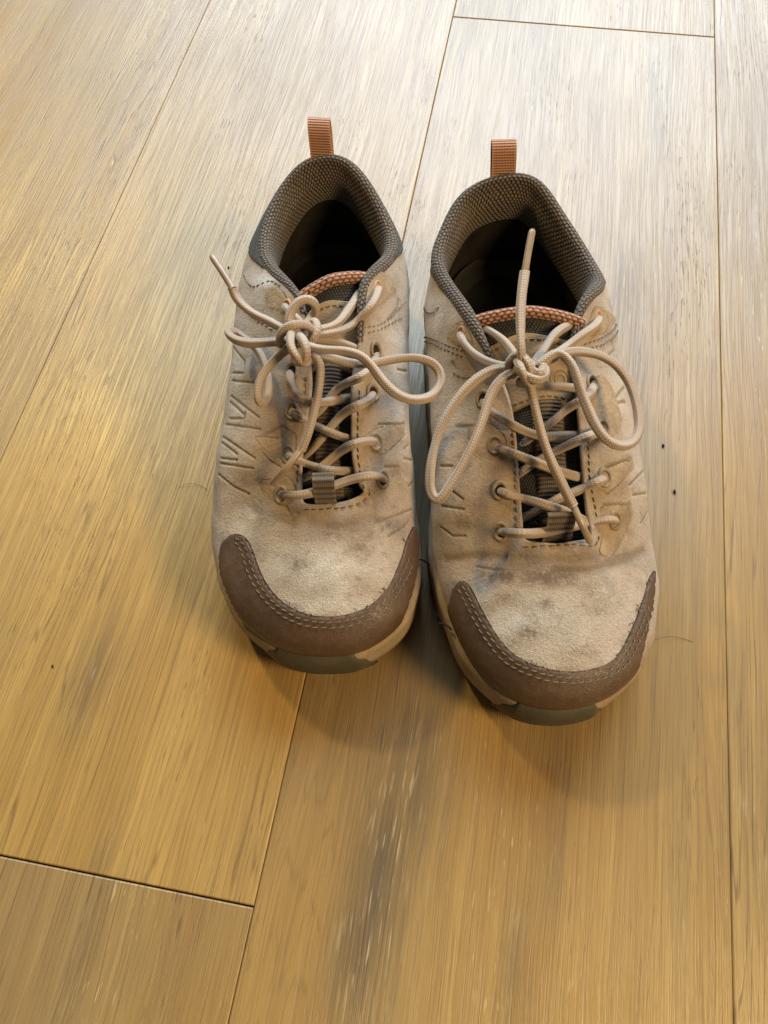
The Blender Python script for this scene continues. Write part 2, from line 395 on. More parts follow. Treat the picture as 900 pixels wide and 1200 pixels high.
# ------------------------------------------------------------------ floor: every board a piece of its own
XS = [-0.858, -0.660, -0.461, -0.2623, -0.0646, 0.1357, 0.335, 0.534, 0.733]
Y0, Y1 = -0.55, 1.75
jt = P(690, 32, 0)[1]; jb = P(150, 1033, 0)[1]
CUTS = {0: [0.3], 1: [1.1], 2: [0.62 + 0.55], 3: [jb], 4: [jt], 5: [-0.25, 1.35], 6: [0.9], 7: [0.1]}
fl = bpy.data.meshes.new('floor')
fl.from_pydata([(XS[0], Y0, -0.0125), (XS[-1], Y0, -0.0125), (XS[-1], Y1, -0.0125), (XS[0], Y1, -0.0125)], [], [[0, 1, 2, 3]])
fl.materials.append(SUBFLOOR)
floor = bpy.data.objects.new('floor', fl); col.objects.link(floor)
floor['kind'] = 'structure'; floor['label'] = 'honey coloured oak board floor under both shoes'
def board(x0, x1, y0, y1):
    g = 0.00010; b = 0.0006; th = 0.012
    x0 += g; x1 -= g; y0 += 0.0003; y1 -= 0.0003
    cx, cy = (x0 + x1) / 2, (y0 + y1) / 2
    def ring(ins, z): return [(x0 + ins - cx, y0 + ins - cy, z), (x1 - ins - cx, y0 + ins - cy, z), (x1 - ins - cx, y1 - ins - cy, z), (x0 + ins - cx, y1 - ins - cy, z)]
    V = ring(0, -th) + ring(0, -b * 1.1) + ring(b * 0.35, -b * 0.4) + ring(b, 0)
    F = [[3, 2, 1, 0], [12, 13, 14, 15]]
    for k in range(3):
        for i in range(4):
            j = (i + 1) % 4; F.append([k * 4 + i, k * 4 + j, k * 4 + 4 + j, k * 4 + 4 + i])
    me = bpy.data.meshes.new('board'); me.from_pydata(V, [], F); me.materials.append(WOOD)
    o = bpy.data.objects.new('board', me); col.objects.link(o); o.location = (cx, cy, 0); o.parent = floor
for i in range(len(XS) - 1):
    ys = [Y0] + CUTS[i] + [Y1]
    for a, b in zip(ys[:-1], ys[1:]): board(XS[i], XS[i + 1], a, b)

# ------------------------------------------------------------------ shoe machinery
NU, NV = 1240, 190
class Shoe:
    """surface of a shoe upper: closed run of columns, each from the sole edge up to the top line"""
    def __init__(s, spec):
        s.spec = spec
        s.o = P(*spec['toe'], 0.012); s.o[2] = 0
        a = spec['ang']; s.ax = np.array([math.cos(a), math.sin(a), 0]); s.ay = np.array([-math.sin(a), math.cos(a), 0])
        s.cen = s.L(0, 135, 0)
        cols = spec['cols']; n = len(cols)
        out2 = np.array([c[0] for c in cols], float)
        s.okey = out2
        # outward direction in plan from the neighbours of each key
        tan = np.roll(out2, -1, 0) - np.roll(out2, 1, 0)
        outw = nrm(np.stack([-tan[:, 1], tan[:, 0]], 1))
        if (outw[0] @ np.array([0, -1.0])) < 0: outw = -outw
        K = np.zeros((n, 4, 3))
        for i, (o2, wall, sh, top) in enumerate(cols):
            rise = s.spring(o2[1])
            b = o2 - outw[i] * 5.5; K[i, 0] = s.L(b[0], b[1], 21 + rise)
            q = o2 - outw[i] * wall[0]; K[i, 1] = s.L(q[0], q[1], wall[1])
            if len(sh) == 3: K[i, 2] = P(*sh)
            else:
                q = o2 - outw[i] * sh[0]; K[i, 2] = s.L(q[0], q[1], sh[1])
            K[i, 3] = P(*top)
        s.K = K
        C = np.stack([curve(K[i], n=NV, power=0.6) for i in range(n)])
        chord = np.linalg.norm(np.roll(C, -1, 0) - C, axis=2).mean(1)
        t = np.concatenate([[0], np.cumsum(chord)])
        s.tkey = t / t[-1]
        tq = np.linspace(0, t[-1], NU, endpoint=False)
        s.S = cubic(t, C, tq, periodic=True)
        # plan outline of the sole at the same columns
        ol = np.stack([s.L(x, y, 0) for x, y in out2]); s.outl = cubic(t, ol, tq, periodic=True)
        s.outn = nrm(np.cross(nrm(np.roll(s.outl, -1, 0) - np.roll(s.outl, 1, 0)), [0, 0, 1.0]))
        if s.outn[0] @ (-s.ay) < 0: s.outn = -s.outn
        s.finish()
    def finish(s):
        du = np.roll(s.S, -1, 0) - np.roll(s.S, 1, 0); dv = np.gradient(s.S, axis=1)
        n = np.cross(du, dv)
        ref = s.S - s.cen
        if np.sum(n * ref) < 0: n = -n
        s.N = nrm(n)
        s.px, s.depth = proj(s.S)
        s.face = np.sum(s.N * (CAMP - s.S), 2) > 0
        s.Lu = np.linalg.norm(np.roll(s.S[:, NV // 2], -1, 0) - s.S[:, NV // 2], axis=1).sum()
        s.Lv = np.linalg.norm(np.diff(s.S, axis=1), axis=2).sum(1).mean()
    def L(s, x, y, z): return s.o + s.ax * x * 1e-3 + s.ay * y * 1e-3 + np.array([0, 0, z * 1e-3])
    def loc(s, p):
        d = p - s.o; return np.stack([d @ s.ax, d @ s.ay, d[..., 2]], -1) * 1e3
    @staticmethod
    def spring(y): return 7.0 * max(0.0, 1 - y / 70.0) ** 1.6
    def ukey(s, k):
        k0 = int(math.floor(k)); f = k - k0; n = len(s.tkey) - 1
        a = s.tkey[k0 % n]; b = s.tkey[(k0 % n) + 1]; return a + (b - a) * f
    def ev(s, u, v, off=0.0):
        u = (np.asarray(u, float) % 1.0) * NU; v = np.clip(np.asarray(v, float), 0, 1) * (NV - 1)
        i = np.floor(u).astype(int) % NU; j = np.clip(np.floor(v).astype(int), 0, NV - 2)
        fu = (u - np.floor(u))[..., None]; fv = (v - j)[..., None]; i2 = (i + 1) % NU
        def lerp(A): return (A[i, j] * (1 - fu) * (1 - fv) + A[i2, j] * fu * (1 - fv) + A[i, j + 1] * (1 - fu) * fv + A[i2, j + 1] * fu * fv)
        n = nrm(lerp(s.N)); off = np.asarray(off, float)
        return lerp(s.S) + n * (off[..., None] if off.ndim else off), n
    def hit(s, px, py):
        """pixel -> (u, v) on the visible side"""
        q = 3
        d = (s.px[::q, ::q, 0] - px) ** 2 + (s.px[::q, ::q, 1] - py) ** 2
        d = np.where(s.face[::q, ::q], d, d + 1e6)
        m = d.min(); cand = np.where(d <= max(12.0, m * 1.2), s.depth[::q, ::q], 1e9)
        k0 = cand.min()
        d2 = np.where(cand < k0 + 0.006, d, 1e9)
        i, j = np.unravel_index(np.argmin(d2), d.shape)
        u, v = float(i * q), float(min(j * q, NV - 1.001))
        for _ in range(5):
            uu, vv = u / NU, v / (NV - 1)
            p0 = proj(s.ev(uu, vv)[0])[0]; pu = proj(s.ev((u + 0.5) / NU, vv)[0])[0]; pv = proj(s.ev(uu, min(1, (v + 0.5) / (NV - 1)))[0])[0]
            J = np.stack([(pu - p0) / 0.5, (pv - p0) / 0.5], 1); r = np.array([px, py]) - p0
            if abs(np.linalg.det(J)) < 1e-3: break
            st = np.linalg.solve(J, r); st = np.clip(st, -3, 3)
            u += st[0]; v = min(max(v + st[1], 0), NV - 1.001)
        return (u / NU) % 1.0, v / (NV - 1)
    def hits(s, pts): return np.array([s.hit(*p) for p in pts])
    def unwrap(s, uv, ref):
        uv = np.array(uv); uv[:, 0] = (uv[:, 0] - ref + 0.5) % 1.0 + ref - 0.5; return uv
    def patch(s, uv, thick, h=0.0011, edge=0.0012, sink=0.0006, extra=None):
        """raised piece with the outline uv (n,2): returns V,F,uv metres"""
        uv = np.asarray(uv, float)
        sc2 = np.array([s.Lu, s.Lv])
        q = uv * sc2
        d = np.linalg.norm(np.roll(q, -1, 0) - q, axis=1)
        b = []
        for i in range(len(q)):
            k = max(1, int(d[i] / h)); f = np.arange(k)[:, None] / k
            b.append(q[i] * (1 - f) + q[(i + 1) % len(q)] * f)
        b = np.concatenate(b)
        lo, hi = b.min(0), b.max(0)
        gx, gy = np.meshgrid(np.arange(lo[0] + h / 2, hi[0], h), np.arange(lo[1] + h / 2, hi[1], h * 0.9), indexing='ij')
        g = np.stack([gx.ravel(), gy.ravel()], 1)
        g = g + (rng.random(g.shape) - 0.5) * h * 0.15
        x, y = g[:, 0], g[:, 1]; ins = np.zeros(len(g), bool)
        for i in range(len(b)):
            a, c = b[i], b[(i + 1) % len(b)]
            if a[1] == c[1]: continue
            ins ^= ((a[1] > y) != (c[1] > y)) & (x < (c[0] - a[0]) * (y - a[1]) / (c[1] - a[1]) + a[0])
        g = g[ins]
        dist = np.concatenate([np.sqrt(((g[k:k + 2000, None] - b[None]) ** 2).sum(2)).min(1) for k in range(0, len(g), 2000)]) if len(g) else np.zeros(0)
        g = g[dist > h * 0.45]; dist = dist[dist > h * 0.45]
        pts = np.concatenate([b, g]); dd = np.concatenate([np.zeros(len(b)), dist])
        nb = len(b)
        r = delaunay_2d_cdt([Vector(p) for p in pts], [(i, (i + 1) % nb) for i in range(nb)], [], 1, 1e-7)
        vout = np.array([tuple(p) for p in r[0]])
        orig = np.array([o[0] if len(o) else 0 for o in r[3]])
        off = thick * np.sqrt(np.clip(1 - (1 - np.clip(dd[orig] / edge, 0, 1)) ** 2, 0, 1)) * 0.75 + thick * 0.25
        if extra is not None: off = off + extra(vout / sc2)
        V3, N3 = s.ev(vout[:, 0] / sc2[0], vout[:, 1] / sc2[1], off)
        F = [list(f) for f in r[2]]
        # skirt
        inv = {int(o): k for k, o in enumerate(orig)}
        base = len(V3)
        sk, _ = s.ev(b[:, 0] / sc2[0], b[:, 1] / sc2[1], -sink)
        V3 = np.concatenate([V3, sk]); UV = np.concatenate([vout, b])
        for i in range(nb):
            j = (i + 1) % nb
            if i in inv and j in inv: F.append([inv[i], inv[j], base + j, base + i])
        return V3, F, UV
    def path(s, pts, off=0.0, step=0.0008, is_uv=False, linear=False):
        if linear:                       # straight runs between the given corners
            a = np.array(pts, float); f = np.linspace(0, 1, 9)[:-1, None]
            pts = np.concatenate([a[i] * (1 - f) + a[i + 1] * f for i in range(len(a) - 1)] + [a[-1:]])
        uv = np.array(pts, float) if is_uv else s.hits(pts)
        uv = s.unwrap(uv, uv[0, 0])
        q = curve(uv * [s.Lu, s.Lv], step=step, power=1.0) / [s.Lu, s.Lv]
        p, n = s.ev(q[:, 0], q[:, 1], off); return p, n
    def stitches(s, pts, ln=0.0024, gap=0.0011, r=0.00032, off=0.0014, is_uv=False):
        p, n = s.path(pts, off, step=0.0004, is_uv=is_uv)
        L = np.concatenate([[0], np.cumsum(np.linalg.norm(np.diff(p, axis=0), axis=1))])
        out = []; a = 0.0
        while a + ln < L[-1]:
            f = np.linspace(a, a + ln, 5)
            q = np.stack([np.interp(f, L, p[:, i]) for i in range(3)], 1); nn = np.stack([np.interp(f, L, n[:, i]) for i in range(3)], 1)
            q = q + nn * (np.array([-1.2, 0.2, 0.5, 0.2, -1.2])[:, None] * r) + np.cross(nn, nrm(q[-1:] - q[:1])) * ((rng.random() - 0.5) * 0.0003 + np.linspace(-1, 1, 5)[:, None] * 0.00018)
            out.append(tube(q, r * np.array([0.8, 1, 1, 1, 0.8]), 6))
            a += ln + gap * (0.7 + 0.7 * rng.random())
        return out

def build_shoe(spec):
    S = Shoe(spec)
    root = bpy.data.objects.new('hiking_shoe', None); col.objects.link(root)
    root.empty_display_size = 0.05
    root.location = S.cen; org = S.cen
    root['label'] = spec['label']; root['category'] = 'shoe'; root['group'] = 'pair of worn tan hiking shoes'
    def part(name, geo, mat, parent=root, **kw):
        V, F, UV = geo
        return mesh_obj(name, np.asarray(V), F, mat, parent, org if parent is root else org, UV, **kw)
    # ---- grooves pressed into the suede, creases
    disp = np.zeros((NU, NV)); gmask = np.zeros((NU, NV))
    flat = S.S.reshape(-1, 3)
    for pts, wdt, dep in spec['grooves']:
        p, _ = S.path(pts, 0.0, step=0.0007, linear=True)
        lo, hi = p.min(0) - 0.006, p.max(0) + 0.006
        idx = np.where(np.all((flat > lo) & (flat < hi), 1))[0]
        if len(idx) == 0: continue
        dist = np.sqrt(((flat[idx, None] - p[None]) ** 2).sum(2).min(1))
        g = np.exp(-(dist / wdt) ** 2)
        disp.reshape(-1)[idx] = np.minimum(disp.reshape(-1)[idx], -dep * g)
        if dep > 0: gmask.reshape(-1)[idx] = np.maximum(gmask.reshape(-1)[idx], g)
    def blobs(lst):
        a = np.zeros((NU, NV))
        for x, y, rx, ry, k in lst:
            a = np.maximum(a, k * np.exp(-(((S.px[..., 0] - x) / rx) ** 2 + ((S.px[..., 1] - y) / ry) ** 2)))
        return a
    # lumpy hand-worn unevenness
    ph = rng.random((14, 4))
    lump = np.zeros((NU, NV)); lc = S.loc(S.S)
    for k in range(14):
        f = 2 * np.pi / (12 + 34 * ph[k, 0]); an = ph[k, 1] * 6.28
        lump += np.sin(lc[..., 0] * f * math.cos(an) + lc[..., 1] * f * math.sin(an) + lc[..., 2] * f * 0.6 + ph[k, 2] * 6.28)
    vv = np.linspace(0, 1, NV)[None]
    fade = np.clip(vv / 0.2, 0, 1) * np.clip((1 - vv) / 0.12, 0, 1)
    disp += lump / 14 * 0.0010 * fade
    Sup = S.S + S.N * disp[..., None]
    uvm = np.stack(np.broadcast_arrays(np.arange(NU)[:, None] / NU * S.Lu, vv * S.Lv), -1)
    attrs = {'smooth': blobs(spec['smooth']).ravel(), 'worn': blobs(spec['worn']).ravel(), 'dirt': blobs(spec['dirt']).ravel(), 'groove': gmask.ravel()}
    # turn the top edge over so that it has thickness
    rows = [Sup]
    inw = np.roll(S.S[:, -1], -1, 0) - np.roll(S.S[:, -1], 1, 0)
    dvt = nrm(S.S[:, -1] - S.S[:, -6])
    e1 = Sup[:, -1] + dvt * 0.0007 - S.N[:, -1] * 0.0006
    e2 = Sup[:, -1] + dvt * 0.0004 - S.N[:, -1] * 0.0020
    e3 = Sup[:, -1] - dvt * 0.0045 - S.N[:, -1] * 0.0024
    full = np.concatenate([Sup, e1[:, None], e2[:, None], e3[:, None]], 1)
    nvf = NV + 3
    at2 = {k: np.concatenate([a.reshape(NU, NV), np.repeat(a.reshape(NU, NV)[:, -1:], 3, 1)], 1).ravel() for k, a in attrs.items()}
    uvf = np.concatenate([uvm, np.repeat(uvm[:, -1:], 3, 1)], 1)
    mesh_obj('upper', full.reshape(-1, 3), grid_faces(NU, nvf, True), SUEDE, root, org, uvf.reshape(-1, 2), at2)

    # ---- sole: midsole band, outsole with lugs, toe bumper
    us = np.arange(0, NU, 3); ol = S.outl[us]; on = S.outn[us]; ly = S.loc(ol)[:, 1]
    rise = np.array([S.spring(y) for y in ly]) * 1e-3
    def ring(ins, z): return ol - on * ins * 1e-3 + np.array([0, 0, 1.0]) * ((z * 1e-3) + rise)[:, None]
    wob = 0.25 * np.sin(np.arange(len(us)) * 0.21) + 0.2 * np.sin(np.arange(len(us)) * 0.47 + 1)
    def ringw(ins, z): return ring(0, z) - on * ((ins + wob) * 1e-3)[:, None]
    mid = [ring(9, 25), ring(4.2, 27), ringw(2.4, 27.2), ringw(0.9, 26.2), ringw(0.3, 24), ringw(0.6, 19), ringw(0.2, 14), ringw(0.6, 8.5), ring(2.2, 7.0), ring(9, 6.8)]
    n = len(us)
    def ringmesh(rs, mat, name, parent=root):
        A = np.stack(rs, 1); L = np.arange(n) / n * S.Lu
        return mesh_obj(name, A.reshape(-1, 3), grid_faces(n, len(rs), True), mat, parent, org,
                        np.stack(np.broadcast_arrays(L[:, None], np.linspace(0, 0.03, len(rs))[None]), -1).reshape(-1, 2))
    ringmesh(mid, MIDSOLE, 'midsole')
    outs = [ring(9, 9.2), ring(3.4, 9.4), ring(2.6, 8.5), ring(2.6, 5.0), ring(3.6, 3.4)]
    A = np.stack(outs + [ring(5, 3.2)], 1); nr = A.shape[1]
    V = A.reshape(-1, 3).tolist(); F = grid_faces(n, nr, True).tolist()
    F.append([i * nr + nr - 1 for i in range(n)])
    osl = mesh_obj('outsole', np.array(V), F, OUTSOLE, root, org, smooth=False)
    # lugs round the edge and in two inner rows
    LV, LF = [], []
    perim = np.concatenate([[0], np.cumsum(np.linalg.norm(np.diff(np.concatenate([ol, ol[:1]]), axis=0), axis=1))])
    for dist0, ins0, ins1, ln, st in ((0.0, 3.6, 13, 0.011, 0.0165), (0.006, 16, 27, 0.010, 0.0175)):
        a = dist0
        while a + ln < perim[-1]:
            ii = [int(np.searchsorted(perim, q)) % n for q in (a, a + ln)]
            q = []
            for z in (3.6, 0.0):
                for i_, ins in ((ii[0], ins0), (ii[1], ins0), (ii[1], ins1), (ii[0], ins1)):
                    p = ol[i_] - on[i_] * (ins + (0.5 if z == 0 else 0)) * 1e-3; q.append([p[0], p[1], z * 1e-3 + rise[i_]])
            b = len(LV); LV += q
            LF += [[b + 7, b + 6, b + 5, b + 4]] + [[b + k, b + (k + 1) % 4, b + 4 + (k + 1) % 4, b + 4 + k] for k in range(4)]
            a += st
    lugs = mesh_obj('lugs', np.array(LV), LF, OUTSOLE, osl, org, smooth=False); lugs['kind'] = 'stuff'
    # toe bumper: thick rubber lip over the front of the midsole
    ka, kb = spec['bumper']
    ua = S.ukey(ka); ub = S.ukey(kb)
    if ub > ua: ub -= 1.0
    uu = np.linspace(ub, ua, 110)
    oi = (uu % 1.0) * NU; i0 = np.floor(oi).astype(int) % NU; f = (oi - np.floor(oi))[:, None]
    bo = S.outl[i0] * (1 - f) + S.outl[(i0 + 1) % NU] * f; bn = nrm(S.outn[i0] * (1 - f) + S.outn[(i0 + 1) % NU] * f)
    br = np.array([S.spring(y) for y in S.loc(bo)[:, 1]])
    w_ = np.linspace(0, 1, 110); ed = np.clip(np.minimum(w_, 1 - w_) / 0.20, 0, 1); ed = ed * ed * (3 - 2 * ed)
    topz = 12 + ed * 15.5 - 1.3 * np.exp(-((w_ - 0.5) / 0.16) ** 2) * 0
    prof = []
    for ins, fz in ((5.5, 1.0), (3.2, 1.02), (0.6, 0.99), (-1.0, 0.86), (-1.6, 0.55), (-1.2, 0.2), (0.5, 0.0), (3.0, -0.02)):
        z = 4.2 + (topz - 4.2) * fz
        inn = np.full(110, ins) if ins > 0 else ins * ed + 0.9 * (1 - ed)
        prof.append(bo - bn * (inn * 1e-3)[:, None] + np.array([0, 0, 1.0]) * ((z + br) * 1e-3)[:, None])
    A = np.stack(prof, 1)
    mesh_obj('toe_bumper', A.reshape(-1, 3), grid_faces(110, len(prof)), RUBBER, root, org, np.zeros((A.shape[0] * A.shape[1], 2)))

    # ---- toe cap of brown leather with two rows of stitching
    top_uv = S.hits(curve(np.array(spec['cap_top'], float), n=60)); top_uv = S.unwrap(top_uv, 0.0)
    low_uv = S.hits(curve(np.array(spec['cap_low'], float), n=60)); low_uv = S.unwrap(low_uv, 0.0)
    if spec.get('cap_low_v') is not None: low_uv[:, 1] = np.minimum(low_uv[:, 1], spec['cap_low_v'])
    def sm_(a):
        for _ in range(3): a = np.concatenate([a[:1], a[:-2] * 0.25 + a[1:-1] * 0.5 + a[2:] * 0.25, a[-1:]])
        return a
    top_uv, low_uv = sm_(top_uv), sm_(low_uv)
    cap = part('toe_cap', S.patch(np.concatenate([top_uv, low_uv[::-1]]), 0.0013, edge=0.0007), LEATHER)
    sv = []
    for dpx in (6.5, 12.5):
        a = np.array(spec['cap_top'], float); q = curve(a, n=60)
        tn = nrm(np.gradient(q, axis=0)); nn = np.stack([-tn[:, 1], tn[:, 0]], 1)
        cpt = np.array(spec['cap_c'], float)
        sg = np.sign(np.sum((cpt - q) * nn, 1)); sg = np.sign(np.median(sg))
        line = q + nn * sg * -dpx * spec.get('cap_sign', 1)
        sv += S.stitches([tuple(p) for p in line[4:-4:4]], 0.0022, 0.0013, 0.00030, 0.00165)
    so = part('stitching', join(sv), THREAD, parent=cap); so['kind'] = 'stuff'

    # dark frayed fibres along the raw edge of the cap
    fr_ = []
    qq = curve(np.array(spec['cap_top'], float), n=120)
    for _ in range(16):
        k_ = int(rng.choice(spec['fray'])) + int(rng.integers(-6, 7)); k_ = min(max(k_, 4), 115)
        px_ = qq[k_] + (np.array(spec['cap_c'], float) - qq[k_]) / 90.0 * rng.random() * 4
        u_, v_ = S.hit(*px_); p_, n_ = S.ev(u_, v_); dr = nrm(rng.normal(size=3)); dr = nrm(dr - n_ * (dr @ n_))
        ln_ = 0.0003 + 0.0005 * rng.random()
        fr_.append(tube(curve([p_ - dr * ln_ + n_ * 0.0002, p_ + n_ * 0.0009, p_ + dr * ln_ + n_ * (0.0002 + 0.0008 * rng.random())], n=6), 0.00016, 5))
    o_ = part('frayed_fibres', join(fr_), BLACK, parent=cap); o_['kind'] = 'stuff'
    for poly in spec['overlays']:
        a_ = np.array(poly, float); f_ = np.linspace(0, 1, 9)[:-1, None]
        a_ = np.concatenate([a_[i] * (1 - f_) + a_[(i + 1) % len(a_)] * f_ for i in range(len(a_))])
        for _ in range(4): a_ = np.roll(a_, 1, 0) * 0.25 + a_ * 0.5 + np.roll(a_, -1, 0) * 0.25
        uvp = S.hits(a_)
        uvp = S.unwrap(uvp, uvp[0, 0])
        part('leather_overlay', S.patch(uvp, 0.00045, edge=0.0010), OVERLAY)
    # ---- padded knit collar: rolls over the top line and lines the heel
    ka, kb = spec['collar']
    ua, ub = S.ukey(ka), S.ukey(kb)
    nc = 300
    uc = np.linspace(ua, ub, nc); T = S.ev(uc, np.ones(nc))[0]
    tang = nrm(np.gradient(T, axis=0)); inwd = np.cross([0, 0, 1.0], tang); inwd[:, 2] = 0; inwd = nrm(inwd)
    cc = S.L(*spec['ocen'], 0)
    sgn = np.sign(np.sum((cc - T) * inwd * [1, 1, 0], 1)); inwd *= np.sign(np.median(sgn))
    wv = np.linspace(0, 1, nc)
    te = np.clip(np.minimum(wv / spec['taper'][0], (1 - wv) / spec['taper'][1]), 0, 1); te = te * te * (3 - 2 * te)
    sc_ = 0.42 + 0.58 * te
    zb = np.clip(T[:, 2] * 1e3 - 38, 20, 60)
    rear = np.clip((S.loc(T)[:, 1] - 215) / 40, 0, 1)
    profs = [(-0.6, -7), (-1.7, -3.0), (-0.9, -0.2), (0.9, 1.2), (2.9, 1.2), (4.8, -0.8), (5.8, -4.0)]
    rows = []
    for i_, z_ in profs: rows.append(T + inwd * (i_ * sc_ * 1e-3)[:, None] + np.array([0, 0, 1.0]) * (z_ * sc_ * 1e-3)[:, None])
    deep = []
    for i_, z_ in ((6.6, 9.0), (6.8, 14.0), (6.4, 19.0), (5.6, 23.0)):
        ii_ = i_ + rear * 1.5
        dz = -4.0 * sc_ - (z_ - 4.0) * te - 2.0 * (1 - te) * z_ / 23.0
        rows.append(T + inwd * ((ii_ * te + 2.2 * (1 - te)) * 1e-3)[:, None] + np.array([0, 0, 1.0]) * (dz * 1e-3)[:, None])
    k0, k1 = int(nc * 0.09), int(nc * 0.88)
    base0 = rows[-1][k0:k1]; base1 = rows[-2][k0:k1]
    zz = np.maximum(base0[:, 2] - 0.033, 0)
    sk = [base1 - inwd[k0:k1] * 0.0004, base0 - inwd[k0:k1] * 0.0004, base0 - inwd[k0:k1] * 0.003 - np.array([0, 0, 1.0]) * (zz * 0.5)[:, None], base0 - inwd[k0:k1] * 0.004 - np.array([0, 0, 1.0]) * zz[:, None]]
    A = np.stack(sk, 1)
    mesh_obj('inner_sock', A.reshape(-1, 3), grid_faces(k1 - k0, 4), INSOLE, root, org)
    prof = np.stack(rows, 1)
    prof = np.stack([curve(prof[i], n=44, power=0.7) for i in range(nc)])
    lu = np.concatenate([[0], np.cumsum(np.linalg.norm(np.diff(T, axis=0), axis=1))])
    lv = np.concatenate([np.zeros((nc, 1)), np.cumsum(np.linalg.norm(np.diff(prof, axis=1), axis=2), 1)], 1)
    uvc = np.stack(np.broadcast_arrays(lu[:, None], lv), -1)
    mesh_obj('collar_lining', prof.reshape(-1, 3), grid_faces(nc, 44), KNIT, root, org, uvc.reshape(-1, 2))
    # grey mesh outer collar panel between suede and roll
    ka, kb = spec['panel']; nn_ = 40
    up = np.linspace(S.ukey(ka), S.ukey(kb), nn_); ww = np.linspace(0, 1, nn_)
    lowv = np.interp(ww, spec['panel_x'], spec['panel_v'])
    pl = np.concatenate([np.stack([up, lowv], 1), np.stack([up[::-1], np.full(nn_, 0.985)], 1)])
    part('collar_panel', S.patch(pl, 0.0009, h=0.0016), MESH)

    # ---- footbed and dark inside
    q = S.outl[::6]; nin = S.outn[::6]
    zi = np.array([30 + S.spring(y) for y in S.loc(q)[:, 1]]) * 1e-3
    F1 = q - nin * 0.011 + np.array([0, 0, 1.0]) * zi[:, None]
    F2 = q - nin * 0.016 + np.array([0, 0, 1.0]) * (zi - 0.002)[:, None]
    F0 = q - nin * 0.008 + np.array([0, 0, 1.0]) * (zi + 0.006)[:, None]
    A = np.stack([F0, F1, F2], 1); n4 = len(q)
    fc = grid_faces(n4, 3, True).tolist(); fc.append([i * 3 + 2 for i in range(n4)])
    mesh_obj('insole', A.reshape(-1, 3), fc, INSOLE, root, org, smooth=False)

    # ---- tongue
    tr = spec['tongue']; rowsT = []
    for (lx, ly_, lz, rx, ry, rz, crown) in tr:
        a = P(lx, ly_, lz); b = P(rx, ry, rz); c = (a + b) / 2 + np.array([0, 0, crown])
        rowsT.append(np.stack([a + (a - b) * 0.22 - [0, 0, 0.007], a, (a * .68 + b * .32) + np.array([0, 0, crown * 0.8]), c, (a * .32 + b * .68) + np.array([0, 0, crown * 0.8]), b, b + (b - a) * 0.22 - [0, 0, 0.007]]))
    TG = np.stack([curve(r, n=60, power=0.6) for r in rowsT])
    tt = np.concatenate([[0], np.cumsum(np.linalg.norm(np.diff(TG.mean(1), axis=0), axis=1))])
    NTG = 150
    TG = cubic(tt, TG, np.linspace(0, tt[-1], NTG))
    tn = nrm(np.cross(np.gradient(TG, axis=0), np.gradient(TG, axis=1)))
    if tn[..., 2].mean() < 0: tn = -tn
    su = np.linspace(0, np.linalg.norm(np.diff(TG[75], axis=0), axis=1).sum(), 60)
    uvt = np.stack(np.broadcast_arrays(su[None, :], np.linspace(0, tt[-1], NTG)[:, None]), -1)
    # solid slab
    back = TG - tn * 0.0045
    top = TG[-1:] - tn[-1:] * 0.002 + nrm(TG[-1:] - TG[-2:-1]) * 0.0015
    full = np.concatenate([TG, top, back[::-1]], 0)
    uvt2 = np.concatenate([uvt, uvt[-1:], uvt[::-1]], 0)
    tongue = mesh_obj('tongue', full.reshape(-1, 3), grid_faces(full.shape[0], 60), TMESH, root, org, uvt2.reshape(-1, 2))
    tpx, tdep = proj(TG)
    def tev(a, b, off):
        """a 0..1 along, b 0..1 across"""
        x = np.clip(np.asarray(a, float), 0, 1) * (NTG - 1); y = np.clip(np.asarray(b, float), 0, 1) * 59
        i = np.clip(np.floor(x).astype(int), 0, NTG - 2); j = np.clip(np.floor(y).astype(int), 0, 58); fx = (x - i)[..., None]; fy = (y - j)[..., None]
        g = lambda A: A[i, j] * (1 - fx) * (1 - fy) + A[i + 1, j] * fx * (1 - fy) + A[i, j + 1] * (1 - fx) * fy + A[i + 1, j + 1] * fx * fy
        return g(TG) + nrm(g(tn)) * np.asarray(off, float)[..., None]
    def tstrip(a0, a1, b0, b1, th, na=60, nb_=16, wig=None):
        aa, bb = np.meshgrid(np.linspace(a0, a1, na), np.linspace(0, 1, nb_), indexing='ij')
        lo = b0 if np.isscalar(b0) else np.interp(np.linspace(0, 1, na), np.linspace(0, 1, len(b0)), b0)[:, None]
        hi = b1 if np.isscalar(b1) else np.interp(np.linspace(0, 1, na), np.linspace(0, 1, len(b1)), b1)[:, None]
        bb = lo + (hi - lo) * bb
        e = np.minimum(np.minimum(np.arange(na), na - 1 - np.arange(na))[:, None], np.minimum(np.arange(nb_), nb_ - 1 - np.arange(nb_))[None])
        off = np.where(e == 0, -0.0006, th)
        if wig is not None: aa = aa + wig(bb)
        p = tev(aa, bb, off)
        return p.reshape(-1, 3), grid_faces(na, nb_).tolist(), np.stack([bb * su[-1], aa * tt[-1]], -1).reshape(-1, 2)
    # orange knitted top edge (rolled), tan patch, centre webbing and lace loops
    eb = np.linspace(0.13, 0.87, 60)
    ep = tev(np.full(60, 0.985), eb, np.full(60, 0.0006)) + np.array([0, 0, 0.0004])
    te_ = tube(ep, 0.0029, 16); part('tongue_edging', (te_[0], te_[1], [(a, q * 0.017) for a, q in te_[2]]), ORANGE_KNIT, parent=tongue)
    pa0, pa1 = spec['patch']
    pt = part('tongue_patch', tstrip(pa0, pa1, 0.14, 0.86, 0.0012, 60, 40, lambda b: 0.012 * np.sin(b * 19) * 0.3 - 0.06 * (np.abs(b - 0.5) * 2) ** 2), TANPATCH, parent=tongue)
    dash = []
